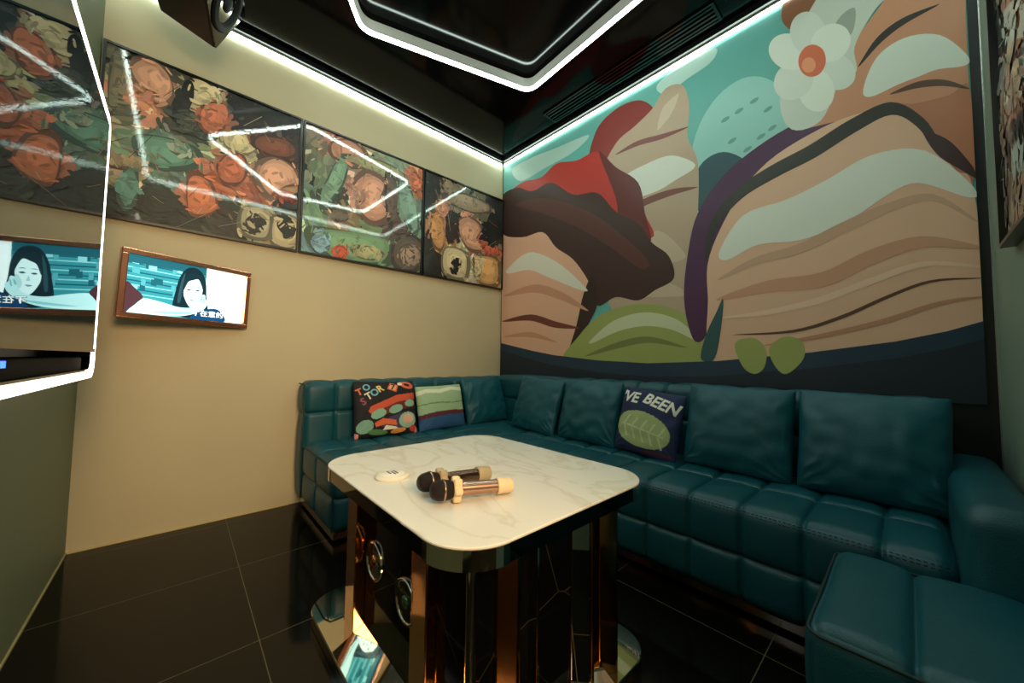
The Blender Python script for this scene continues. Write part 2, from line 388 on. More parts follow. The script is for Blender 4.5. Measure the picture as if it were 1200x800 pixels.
  ((236, 196, 168), 1, [(2.014,1.207),(2.223,1.21),(2.439,1.249),(2.622,1.317),(2.777,1.37),(2.926,1.343),(2.927,1.35),(2.776,1.393),(2.615,1.347),(2.432,1.281),(2.22,1.238),(2.013,1.217)]),
  ((92, 58, 44), 1, [(2.082,1.108),(2.331,1.11),(2.514,1.166),(2.673,1.247),(2.799,1.299),(2.927,1.297),(2.927,1.3),(2.798,1.31),(2.669,1.261),(2.51,1.182),(2.329,1.124),(2.082,1.112)]),
  ((196, 136, 108), 1, [(2.219,1.046),(2.433,1.076),(2.643,1.129),(2.82,1.199),(2.927,1.221),(2.926,1.226),(2.817,1.217),(2.639,1.152),(2.43,1.097),(2.218,1.052)]),
  ((44, 82, 84), 1, [(1.879,0.973),(1.91,1.117),(1.968,1.246),(2.006,1.323),(1.995,1.174),(1.955,0.974)]),
]
MURAL_LOBES = [
  ((166, 170, 96), 1, [(2.064,1.062),(2.156,1.088),(2.21,1.022),(2.201,0.929),(2.153,0.891),(2.096,0.937)]),
  ((166, 170, 96), 1, [(2.226,1.031),(2.294,1.092),(2.364,1.063),(2.369,0.977),(2.297,0.896),(2.247,0.94)]),
]
NAVY = [(0.026,1.113),(0.46,1.033),(0.711,0.995),(1.136,0.956),(1.542,0.94),(1.964,0.959),(2.396,1.007),(2.692,1.054),(2.838,1.092),(2.946,1.127)]
MAP_A = [(-2.652,2.484,(111,103,82)),(-2.509,2.426,(183,126,101)),(-2.624,2.203,(97,97,77)),(-2.49,2.364,(189,130,107)),(-2.395,2.563,(82,78,66)),(-2.307,2.639,(23,21,18)),(-2.316,2.404,(199,182,150)),(-2.237,2.366,(170,107,84)),(-2.06,2.589,(18,17,16)),(-2.556,2.051,(114,131,110)),(-2.461,2.091,(96,121,104)),(-2.357,2.085,(122,126,102)),(-2.166,2.083,(170,107,84)),(-2.13,2.203,(198,182,141)),(-2.003,2.283,(69,44,32)),(-1.863,2.284,(60,39,29)),(-1.951,2.109,(209,155,127)),(-2.292,1.86,(174,106,79)),(-2.603,1.738,(28,31,24)),(-2.481,1.8,(44,52,40)),(-2.175,1.82,(47,43,35)),(-2.028,1.809,(152,152,127)),(-1.871,1.881,(42,38,33)),(-2.033,1.916,(162,96,68)),(-1.842,1.747,(149,133,108)),(-2.376,1.712,(23,23,19)),(-2.239,1.953,(179,97,64)),(-2.42,1.939,(95,116,99)),(-2.579,1.881,(168,143,110)),(-2.189,2.628,(19,18,16)),(-1.92,2.518,(23,21,19)),(-2.096,2.406,(32,26,21)),(-2.663,2.094,(169,152,120)),(-2.639,1.882,(148,124,99)),(-2.382,2.247,(63,65,55)),(-2.551,2.285,(201,132,103))]
MAP_B = [(-1.742,2.452,(130,113,93)),(-1.55,2.473,(193,136,111)),(-1.366,2.419,(159,143,114)),(-1.019,2.374,(209,127,94)),(-1.681,2.236,(123,131,107)),(-1.424,2.299,(176,135,115)),(-1.297,2.298,(90,70,61)),(-1.087,2.211,(125,150,125)),(-1.356,2.146,(200,150,126)),(-1.621,2.075,(63,71,51)),(-1.723,1.924,(116,149,116)),(-1.664,1.761,(119,152,160)),(-1.523,1.702,(178,88,59)),(-1.348,1.901,(124,148,103)),(-1.151,1.985,(89,65,57)),(-1.001,1.778,(149,129,108)),(-1.28,1.787,(134,150,117)),(-0.934,2.078,(115,140,115)),(-1.165,2.427,(144,161,136)),(-1.531,1.948,(148,123,90)),(-1.764,2.324,(111,103,82))]
MAP_C = [(-0.824,2.404,(48,48,40)),(-0.608,2.36,(149,128,104)),(-0.325,2.407,(120,108,87)),(-0.116,2.471,(33,31,26)),(-0.775,2.121,(184,135,102)),(-0.417,2.154,(209,155,127)),(-0.686,1.956,(184,143,94)),(-0.164,2.16,(23,21,18)),(-0.505,1.88,(198,182,141)),(-0.21,1.858,(195,162,113)),(-0.765,1.753,(28,27,22)),(-0.264,1.971,(189,98,74)),(-0.558,2.164,(37,33,27)),(-0.86,2.245,(43,43,35)),(-0.501,1.709,(190,177,149)),(-0.051,1.973,(146,114,81)),(-0.834,1.886,(33,31,25))]
SHAPES_A = [
  ((205,150,120),[(-2.605,2.452),(-2.54,2.546),(-2.459,2.497),(-2.426,2.388),(-2.47,2.307),(-2.506,2.365),(-2.557,2.357)]),
  ((120,112,86),[(-2.617,2.363),(-2.623,2.258),(-2.639,2.19),(-2.657,2.184),(-2.67,2.241),(-2.675,2.339),(-2.668,2.443),(-2.653,2.512),(-2.635,2.521),(-2.621,2.464)]),
  ((206,188,148),[(-2.207,2.443),(-2.236,2.404),(-2.288,2.384),(-2.343,2.392),(-2.38,2.422),(-2.386,2.463),(-2.36,2.502),(-2.31,2.523),(-2.254,2.518),(-2.214,2.487)]),
  ((196,112,80),[(-2.193,2.341),(-2.218,2.277),(-2.258,2.239),(-2.295,2.241),(-2.317,2.28),(-2.316,2.342),(-2.293,2.404),(-2.254,2.444),(-2.215,2.445),(-2.192,2.405)]),
  ((206,190,146),[(-2.042,2.225),(-2.068,2.19),(-2.117,2.17),(-2.169,2.173),(-2.206,2.198),(-2.215,2.233),(-2.192,2.267),(-2.145,2.288),(-2.091,2.286),(-2.051,2.263)]),
  ((190,106,74),[(-2.085,2.073),(-2.109,2.008),(-2.151,1.969),(-2.194,1.969),(-2.223,2.007),(-2.226,2.069),(-2.204,2.131),(-2.163,2.172),(-2.119,2.175),(-2.089,2.137)]),
  ((96,138,120),[(-2.543,2.103),(-2.341,2.131),(-2.31,2.023),(-2.454,1.95),(-2.537,1.989)]),
  ((150,160,140),[(-2.335,2.088),(-2.349,2.065),(-2.377,2.053),(-2.408,2.057),(-2.43,2.073),(-2.434,2.097),(-2.421,2.12),(-2.393,2.132),(-2.362,2.13),(-2.34,2.113)]),
  ((120,64,42),[(-1.83,2.293),(-1.864,2.251),(-1.933,2.224),(-2.009,2.224),(-2.062,2.249),(-2.077,2.288),(-2.047,2.329),(-1.982,2.356),(-1.905,2.359),(-1.846,2.336)]),
  ((210,154,124),[(-2.05,2.122),(-1.964,2.221),(-1.849,2.197),(-1.806,2.108),(-1.901,2.03),(-1.944,1.938),(-2.018,1.991)]),
  ((196,110,70),[(-2.351,1.964),(-2.256,1.973),(-2.225,1.805),(-2.335,1.748)]),
  ((172,160,128),[(-2.095,1.87),(-1.951,1.88),(-1.957,1.692),(-2.101,1.699)]),
  ((30,28,24),[(-2.001,1.754),(-2.021,1.721),(-2.047,1.706),(-2.068,1.716),(-2.077,1.745),(-2.07,1.784),(-2.049,1.818),(-2.024,1.833),(-2.002,1.825),(-1.993,1.794)]),
  ((188,170,134),[(-1.932,1.864),(-1.807,1.865),(-1.81,1.67),(-1.942,1.662)]),
  ((26,24,20),[(-1.832,1.817),(-1.824,1.772),(-1.832,1.735),(-1.854,1.72),(-1.881,1.732),(-1.902,1.767),(-1.911,1.811),(-1.903,1.848),(-1.881,1.863),(-1.854,1.852)]),
  ((86,128,116),[(-2.539,1.808),(-2.551,1.743),(-2.572,1.702),(-2.594,1.701),(-2.609,1.74),(-2.611,1.803),(-2.6,1.867),(-2.579,1.909),(-2.557,1.911),(-2.542,1.873)]),
  ((30,30,25),[(-2.384,1.771),(-2.407,1.721),(-2.45,1.694),(-2.497,1.699),(-2.53,1.732),(-2.538,1.782),(-2.518,1.83),(-2.476,1.859),(-2.428,1.857),(-2.393,1.824)]),
  ((150,130,98),[(-2.514,1.965),(-2.529,1.942),(-2.566,1.921),(-2.611,1.91),(-2.645,1.913),(-2.658,1.928),(-2.645,1.95),(-2.61,1.97),(-2.565,1.982),(-2.528,1.98)]),
  ((24,22,18),[(-2.356,2.372),(-2.373,2.293),(-2.394,2.243),(-2.413,2.241),(-2.422,2.288),(-2.417,2.364),(-2.401,2.444),(-2.379,2.495),(-2.36,2.498),(-2.351,2.451)]),
  ((70,74,62),[(-2.336,2.273),(-2.341,2.235),(-2.358,2.206),(-2.38,2.197),(-2.398,2.21),(-2.406,2.241),(-2.401,2.278),(-2.384,2.307),(-2.363,2.318),(-2.344,2.305)]),
  ((196,120,92),[(-2.251,2.046),(-2.256,2.02),(-2.27,2.0),(-2.288,1.993),(-2.304,2.002),(-2.31,2.023),(-2.306,2.049),(-2.292,2.069),(-2.273,2.076),(-2.258,2.067)]),
  ((160,72,52),[(-1.796,1.975),(-1.815,1.96),(-1.855,1.953),(-1.899,1.959),(-1.932,1.973),(-1.942,1.991),(-1.924,2.007),(-1.886,2.013),(-1.841,2.009),(-1.806,1.994)]),
]
SHAPES_B = [
  ((186,128,104),[(-1.367,2.417),(-1.415,2.359),(-1.494,2.331),(-1.573,2.34),(-1.623,2.382),(-1.627,2.442),(-1.585,2.498),(-1.509,2.529),(-1.427,2.524),(-1.372,2.481)]),
  ((120,152,126),[(-1.534,2.189),(-1.588,2.064),(-1.639,1.992),(-1.67,1.999),(-1.669,2.079),(-1.637,2.205),(-1.585,2.331),(-1.531,2.409),(-1.498,2.406),(-1.499,2.321)]),
  ((128,156,140),[(-0.971,2.226),(-0.936,2.087),(-0.937,1.988),(-0.973,1.97),(-1.029,2.038),(-1.084,2.162),(-1.117,2.297),(-1.116,2.392),(-1.082,2.413),(-1.027,2.351)]),
  ((150,146,108),[(-1.038,2.405),(-1.101,2.37),(-1.239,2.35),(-1.39,2.351),(-1.499,2.371),(-1.533,2.402),(-1.482,2.434),(-1.361,2.456),(-1.207,2.459),(-1.08,2.44)]),
  ((206,148,120),[(-1.458,2.229),(-1.363,2.354),(-1.217,2.313),(-1.266,2.148),(-1.181,2.052),(-1.312,1.963),(-1.415,2.038),(-1.382,2.151)]),
  ((96,78,68),[(-1.22,2.407),(-1.119,2.305),(-1.127,2.095),(-1.08,1.969),(-1.18,1.998),(-1.212,2.165)]),
  ((118,150,112),[(-1.734,1.815),(-1.409,1.86),(-1.134,1.86),(-1.21,1.656),(-1.633,1.649)]),
  ((128,164,180),[(-1.598,1.753),(-1.608,1.704),(-1.637,1.67),(-1.673,1.662),(-1.703,1.684),(-1.715,1.726),(-1.706,1.773),(-1.678,1.808),(-1.642,1.817),(-1.611,1.796)]),
  ((196,84,54),[(-1.482,1.705),(-1.491,1.67),(-1.516,1.645),(-1.548,1.638),(-1.574,1.653),(-1.584,1.683),(-1.576,1.717),(-1.552,1.742),(-1.52,1.75),(-1.493,1.735)]),
  ((96,76,66),[(-0.864,1.821),(-0.891,1.723),(-0.966,1.652),(-1.057,1.636),(-1.129,1.678),(-1.158,1.76),(-1.135,1.853),(-1.065,1.924),(-0.974,1.946),(-0.896,1.907)]),
  ((158,130,108),[(-0.902,1.799),(-0.92,1.736),(-0.968,1.691),(-1.028,1.68),(-1.076,1.706),(-1.095,1.759),(-1.079,1.819),(-1.033,1.865),(-0.974,1.878),(-0.923,1.853)]),
  ((170,164,120),[(-1.214,1.738),(-1.244,1.706),(-1.311,1.685),(-1.387,1.684),(-1.445,1.701),(-1.463,1.73),(-1.437,1.761),(-1.374,1.782),(-1.297,1.786),(-1.235,1.769)]),
  ((212,120,84),[(-0.921,2.424),(-0.92,2.372),(-0.94,2.33),(-0.973,2.314),(-1.005,2.33),(-1.025,2.37),(-1.026,2.421),(-1.007,2.463),(-0.975,2.48),(-0.942,2.465)]),
  ((110,96,80),[(-1.486,1.979),(-1.496,1.943),(-1.524,1.915),(-1.559,1.906),(-1.588,1.918),(-1.6,1.947),(-1.59,1.982),(-1.563,2.01),(-1.528,2.021),(-1.498,2.009)]),
  ((96,70,66),[(-1.03,1.996),(-1.041,1.96),(-1.073,1.932),(-1.113,1.923),(-1.145,1.934),(-1.158,1.963),(-1.147,1.998),(-1.116,2.026),(-1.076,2.037),(-1.043,2.026)]),
]
SHAPES_C = [
  ((158,134,108),[(-0.153,2.398),(-0.227,2.349),(-0.381,2.317),(-0.548,2.314),(-0.667,2.338),(-0.701,2.379),(-0.641,2.424),(-0.502,2.457),(-0.331,2.465),(-0.194,2.443)]),
  ((204,150,120),[(-0.567,2.162),(-0.439,2.26),(-0.28,2.206),(-0.336,2.044),(-0.254,1.965),(-0.412,1.947),(-0.509,2.036)]),
  ((196,140,88),[(-0.689,2.074),(-0.688,1.958),(-0.712,1.879),(-0.754,1.867),(-0.795,1.925),(-0.821,2.03),(-0.823,2.143),(-0.799,2.222),(-0.759,2.237),(-0.716,2.181)]),
  ((204,140,110),[(-0.642,2.28),(-0.654,2.227),(-0.688,2.187),(-0.73,2.175),(-0.764,2.196),(-0.778,2.24),(-0.767,2.292),(-0.734,2.332),(-0.692,2.345),(-0.657,2.326)]),
  ((206,186,146),[(-0.667,1.922),(-0.431,1.911),(-0.444,1.672),(-0.679,1.694)]),
  ((26,24,20),[(-0.515,1.771),(-0.538,1.731),(-0.569,1.709),(-0.595,1.712),(-0.607,1.74),(-0.6,1.782),(-0.577,1.822),(-0.546,1.845),(-0.519,1.842),(-0.507,1.814)]),
  ((200,150,92),[(-0.353,1.911),(-0.062,1.937),(-0.057,1.683),(-0.308,1.677)]),
  ((196,90,64),[(-0.023,2.004),(-0.056,1.978),(-0.124,1.962),(-0.2,1.962),(-0.256,1.978),(-0.271,2.003),(-0.241,2.028),(-0.176,2.044),(-0.099,2.045),(-0.04,2.03)]),
  ((28,26,22),[(-0.045,2.232),(-0.06,2.128),(-0.103,2.056),(-0.156,2.044),(-0.199,2.095),(-0.217,2.189),(-0.203,2.291),(-0.163,2.363),(-0.109,2.379),(-0.064,2.329)]),
  ((206,186,146),[(-0.262,1.825),(-0.284,1.756),(-0.317,1.713),(-0.347,1.713),(-0.363,1.753),(-0.36,1.82),(-0.338,1.889),(-0.306,1.932),(-0.275,1.934),(-0.258,1.893)]),
  ((34,32,26),[(-0.54,2.113),(-0.565,2.036),(-0.603,1.988),(-0.641,1.985),(-0.663,2.027),(-0.663,2.1),(-0.639,2.175),(-0.6,2.226),(-0.562,2.231),(-0.539,2.187)]),
]

# ------------------------------------------------------------------ materials
M_WALL = mat('beige_paint', (195, 181, 148), 0.7, bump=0.08, bscale=90, var=0.03, vscale=2)
M_WALLF = mat('grey_green_paint', (112, 120, 92), 0.6, bump=0.08, bscale=90)
M_WALLR = mat('sage_paint', (120, 140, 126), 0.6, bump=0.08, bscale=90)
M_BLACKW = mat('black_wall_paint', (9, 10, 10), 0.45, bump=0.05)
M_CEIL = mat('black_gloss_ceiling', (5, 6, 6), 0.10, spec=0.14)
M_BLACK = mat('black_satin', (10, 10, 10), 0.35)
M_BLACKGL = mat('black_gloss', (6, 6, 6), 0.05, spec=0.6)
M_FRAME = mat('black_frame', (8, 8, 8), 0.3)
M_ART = mat('printed_art', rough=0.55, attr=True, coat=0.06, coat_rough=0.15)
M_CANVAS = mat('varnished_paint', rough=0.5, attr=True, coat=1.0, coat_rough=0.012, coat_bump=0.022, cbscale=120)
M_SCREEN = mat('lit_screen_picture', rough=0.15, attr='emit', power=1.3)
M_STRIP = mat('light_strip', (240, 245, 240), 0.4, emit=(232, 255, 242), power=STRIP_POWER)
M_NEON = mat('neon_tube', (240, 245, 240), 0.4, emit=(232, 255, 242), power=NEON_POWER)
M_TVLED = mat('television_light', (240, 240, 235), 0.4, emit=(255, 248, 232), power=TV_POWER)
M_CHAN = mat('strip_channel', (150, 145, 125), 0.4)
M_NEONH = mat('neon_housing', (150, 150, 142), 0.35, emit=(200, 205, 190), power=0.14)  # faint emission stands in for tube light glowing through the housing
M_TEAL = mat('teal_leather', (10, 73, 84), 0.42, spec=0.45, bump=0.25, bscale=260, var=0.08, vscale=5)
M_TEALC = mat('teal_cushion_cover', (11, 78, 91), 0.45, spec=0.4, bump=0.18, bscale=200, var=0.06, vscale=6)
M_SEAM = mat('dark_teal_thread', (6, 40, 44), 0.6)
M_PRINT = mat('printed_plush', rough=0.75, attr=True, bump=0.15, bscale=220)
M_WHITE = mat('white_print', (232, 228, 214), 0.7)
M_STEEL = mat('brushed_steel', (205, 203, 196), 0.18, 1.0)
M_CHROME = mat('chrome', (215, 212, 200), 0.06, 1.0)
M_DCHROME = mat('darkened_chrome', (112, 106, 92), 0.05, 1.0)  # chrome colour darkened to imitate the dark floor reflected in the table edge
M_MIRROR = mat('mirror_steel', (205, 196, 178), 0.03, 1.0)
M_COPPER = mat('copper_mirror', (230, 152, 90), 0.1, 1.0)
M_ROSE = mat('rose_gold_bezel', (220, 154, 126), 0.2, 1.0)
M_RUBBER = mat('cream_rubber', (226, 200, 160), 0.55)
M_RUBBERG = mat('grey_rubber', (168, 152, 122), 0.55)
M_GRILLE = mat('dark_grille', (34, 26, 22), 0.45, 0.6, bump=0.9, bscale=420)
M_MICB = mat('bronze_metal', (126, 96, 78), 0.22, 1.0)
M_PINK = mat('warm_silver_metal', (190, 150, 128), 0.25, 1.0)
M_TVG = mat('dark_glass', (9, 30, 38), 0.015, spec=1.0, ior=1.9)  # blue base colour stands in for the bluish haze over the screen
M_TVG.node_tree.nodes['Principled BSDF'].inputs['Specular Tint'].default_value = (0.62, 0.90, 1.0, 1)
M_PLASTIC = mat('white_plastic', (226, 220, 204), 0.4)
M_BLUE = mat('blue_indicator', (30, 60, 200), 0.4, emit=(40, 80, 255), power=4)
M_CONE = mat('speaker_cone', (14, 17, 16), 0.6, spec=0.25)

def marble_top():
    m = mat('white_marble', (226, 221, 204), 0.16, spec=0.5)
    nt = m.node_tree; b = nt.nodes['Principled BSDF']
    tc = nt.nodes.new('ShaderNodeTexCoord')
    n = nt.nodes.new('ShaderNodeTexNoise'); n.inputs['Scale'].default_value = 2.2; n.inputs['Detail'].default_value = 6; n.inputs['Distortion'].default_value = 1.2
    mp = nt.nodes.new('ShaderNodeMapping'); mp.inputs['Rotation'].default_value = (0, 0, 0.7); mp.inputs['Scale'].default_value = (1, 2.4, 1)
    nt.links.new(tc.outputs['Object'], mp.inputs['Vector']); nt.links.new(mp.outputs[0], n.inputs['Vector'])
    r = nt.nodes.new('ShaderNodeValToRGB')
    e = r.color_ramp.elements
    e[0].position = 0.46; e[0].color = lin((228, 226, 218)); e[1].position = 0.54; e[1].color = lin((228, 226, 218))
    k = r.color_ramp.elements.new(0.5); k.color = lin((216, 211, 198))
    nt.links.new(n.outputs['Fac'], r.inputs[0]); nt.links.new(r.outputs[0], b.inputs['Base Color'])
    return m
def black_marble():
    m = mat('black_marble', (7, 7, 7), 0.06, spec=0.6)
    nt = m.node_tree; b = nt.nodes['Principled BSDF']
    tc = nt.nodes.new('ShaderNodeTexCoord')
    v = nt.nodes.new('ShaderNodeTexVoronoi'); v.feature = 'DISTANCE_TO_EDGE'; v.inputs['Scale'].default_value = 3.5
    nt.links.new(tc.outputs['Object'], v.inputs['Vector'])
    r = nt.nodes.new('ShaderNodeValToRGB'); e = r.color_ramp.elements
    e[0].position = 0.0; e[0].color = lin((58, 52, 42)); e[1].position = 0.005; e[1].color = lin((7, 7, 7))
    nt.links.new(v.outputs['Distance'], r.inputs[0]); nt.links.new(r.outputs[0], b.inputs['Base Color'])
    return m
def floor_tiles():
    m = mat('black_floor_tile', (11, 10, 8), 0.09, spec=0.2)
    nt = m.node_tree; b = nt.nodes['Principled BSDF']
    g = nt.nodes.new('ShaderNodeNewGeometry'); s = nt.nodes.new('ShaderNodeSeparateXYZ'); nt.links.new(g.outputs['Position'], s.inputs[0])
    outs = []
    for ax, off, pitch in (('X', 1.232, 0.576), ('Y', -2.10, 0.605)):
        a = nt.nodes.new('ShaderNodeMath'); a.operation = 'SUBTRACT'; a.inputs[1].default_value = off - 20*pitch + pitch/2; nt.links.new(s.outputs[ax], a.inputs[0])
        d = nt.nodes.new('ShaderNodeMath'); d.operation = 'MODULO'; d.inputs[1].default_value = pitch; nt.links.new(a.outputs[0], d.inputs[0])
        c = nt.nodes.new('ShaderNodeMath'); c.operation = 'SUBTRACT'; c.inputs[1].default_value = pitch/2; nt.links.new(d.outputs[0], c.inputs[0])
        ab = nt.nodes.new('ShaderNodeMath'); ab.operation = 'ABSOLUTE'; nt.links.new(c.outputs[0], ab.inputs[0])
        l = nt.nodes.new('ShaderNodeMath'); l.operation = 'LESS_THAN'; l.inputs[1].default_value = 0.0013; nt.links.new(ab.outputs[0], l.inputs[0])
        outs.append(l)
    mx = nt.nodes.new('ShaderNodeMath'); mx.operation = 'MAXIMUM'; nt.links.new(outs[0].outputs[0], mx.inputs[0]); nt.links.new(outs[1].outputs[0], mx.inputs[1])
    mc = nt.nodes.new('ShaderNodeMix'); mc.data_type = 'RGBA'
    mc.inputs[6].default_value = lin((13, 12, 9)); mc.inputs[7].default_value = lin((92, 86, 62))
    nt.links.new(mx.outputs[0], mc.inputs[0]); nt.links.new(mc.outputs[2], b.inputs['Base Color'])
    ml = nt.nodes.new('ShaderNodeMath'); ml.operation = 'MULTIPLY_ADD'; ml.inputs[1].default_value = 0.5; ml.inputs[2].default_value = 0.09
    nt.links.new(mx.outputs[0], ml.inputs[0]); nt.links.new(ml.outputs[0], b.inputs['Roughness'])
    return m
M_MARBLE = marble_top(); M_BMARBLE = black_marble(); M_FLOOR = floor_tiles()

# ------------------------------------------------------------------ the room
W, D, H = 2.96, 2.70, 2.96
T = 0.1
structure(MB().box((-T, -D-T, -T), (4.3, T, 0)).build('floor', M_FLOOR))
structure(MB().box((-T, -D-T, H), (4.3, T, H+T)).build('ceiling', M_CEIL))
structure(MB().box((-T, -D, 0), (0, T, H)).build('wall_left', M_WALL))
structure(MB().box((0, 0, 0), (W, T, H)).build('wall_back', M_BLACKW))
DY0, DY1, DZ = -2.62, -1.72, 2.1                      # doorway to the hall, beside the camera
structure(MB().box((W, -D, 0), (W+T, DY0, H)).box((W, DY1, 0), (W+T, T, H)).box((W, DY0, DZ), (W+T, DY1, H)).build('wall_right', M_WALLR))
structure(MB().box((-T, -D-T, 0), (4.3, -D, H)).build('wall_front', M_WALLF))
structure(MB().box((4.2, -D, 0), (4.3, T, H)).box((W+T, 0, 0), (4.2, T, H)).build('wall_hall', M_WALL))
structure(MB().box((0.0, -D, 0), (0.006, -1.78, 0.009)).build('trim_1', mat('wall_sealant', (196, 180, 130), 0.6)))
structure(MB().box((0.0, -D, 0), (W, -D+0.006, 0.007)).build('trim_2', mat('wall_sealant_dark', (150, 140, 96), 0.6)))
structure(MB().box((W-0.004, -0.02, 0.5), (W, 0, H-0.06)).build('trim_3', M_STEEL))
# added black lip standing for the shadow gap, sized to hide strip reflections
g = MB()
g.box((0, -D, H-0.036), (0.045, 0, H)).box((0, -0.045, H-0.036), (W, 0, H)).box((W-0.045, -D, H-0.036), (W, 0, H)).box((0, -D, H-0.036), (W, -D+0.045, H))
structure(g.build('trim_4', M_BLACK))

# light strips along the top of each wall
def strip(a, b, nrm, label):
    """from a to b (x,y) on the wall; nrm = direction into the room"""
    t = thing('light_strip', label, 'light strip', ((a[0]+b[0])/2, (a[1]+b[1])/2, H-0.06), 'light strips along the wall tops')
    a = Vector((a[0], a[1], 0)); b = Vector((b[0], b[1], 0)); ctr = Vector(t.location)
    ex = (b-a).normalized(); L = (b-a).length; n = Vector(nrm)
    M = frame_M((0, 0, 0), ex, n, Vector((0, 0, 1)))
    MB().box((-L/2, 0.0, 0.013), (L/2, 0.020, 0.0235), M=M).build('channel', M_CHAN, t)
    MB().box((-L/2+0.002, 0.0, 0.0), (L/2-0.002, 0.016, 0.013), M=M).build('diffuser', M_STRIP, t)
strip((0, -D+0.03), (0, -0.03), (1, 0, 0), 'white light strip above the row of framed paintings')
strip((0.03, 0), (W-0.03, 0), (0, -1, 0), 'white light strip along the top of the big mural')
strip((W, -D+0.03), (W, -0.03), (-1, 0, 0), 'white light strip above the narrow sage wall beside the mural')
strip((0.03, -D), (W-0.03, -D), (0, 1, 0), 'white light strip above the television wall')

# neon outline under the ceiling
path = rounded([(0.62, -1.64), (0.95, -0.575), (2.12, -0.64), (2.27, -1.55), (1.41, -2.25)], 0.10, 8)
t = thing('neon_outline', 'white neon line bent into a five-sided outline under the ceiling', 'neon light', (1.4, -1.4, 2.87))
off = Vector((-1.4, -1.4)) ; PL = [(p.x-1.4, p.y+1.4) for p in path]
m = MB(); sweep(m, PL, [(-0.007, -0.010), (0.007, -0.010), (0.009, -0.005), (0.009, 0.006), (-0.009, 0.006), (-0.009, -0.005)]); m.build('tube', M_NEON, t)
m = MB(); sweep(m, PL, [(-0.010, 0.006), (0.010, 0.006), (0.012, 0.07), (-0.012, 0.07)]); m.build('housing', M_NEONH, t)
for k in (2, 12, 22, 31, 40):
    x, y = PL[k]
    m = MB(); lathe(m, [(0.07, 0.006), (0.09, 0.006)], Matrix.Translation((x, y, 0)) @ Matrix.Rotation(-PI/2, 4, 'Y'), 10); m.build('hanger', M_STEEL, t)

# ceiling vent near the mural
t = thing('ceiling_vent', 'long slotted black air vent in the ceiling by the mural', 'vent', (1.41, -0.165, H))
m = MB()
for a, b in (((-0.64, -0.075, -0.012), (0.64, -0.062, 0)), ((-0.64, 0.062, -0.012), (0.64, 0.075, 0)), ((-0.64, -0.062, -0.012), (-0.625, 0.062, 0)), ((0.625, -0.062, -0.012), (0.64, 0.062, 0))): m.box(a, b)
m.build('vent_frame', M_BLACKGL, t)
for k in range(4):
    y = -0.045+0.03*k
    MB().box((-0.625, y-0.004, -0.01), (0.625, y+0.010, -0.004)).build('slat', M_BLACKGL, t)

# ------------------------------------------------------------------ the mural
def mural():
    m = MB()
    m.box((0.018, -0.006, 0.80), (2.93, 0, 2.925), col=lin((100, 172, 164)))
    y = [-0.0062]
    lo = (0.018, 0.80, 2.93, 2.925)
    def place(x, z): return (min(max(x, lo[0]), lo[2]), y[0], min(max(z, lo[1]), lo[3]))
    for col, sm, pts in MURAL:
        poly2d(m, pts, place, lin(col), bool(sm)); y[0] -= 0.00012
    navy = NAVY + [(2.93, 0.80), (0.018, 0.80)]
    poly2d(m, navy, place, lin((20, 50, 72)), False); y[0] -= 0.00012
    lower = [(x, z-0.07-0.02*math.sin(x*1.1)) for x, z in NAVY] + [(2.93, 0.80), (0.018, 0.80)]
    poly2d(m, lower, place, lin((13, 30, 44)), False); y[0] -= 0.00012
    for col, sm, pts in MURAL_LOBES:
        poly2d(m, pts, place, lin(col), True); y[0] -= 0.00012
    o = m.build('wall_mural', M_ART)
    tag(o, 'wall-wide mural of peach, red and teal rounded shapes with a white daisy', 'mural')
mural()

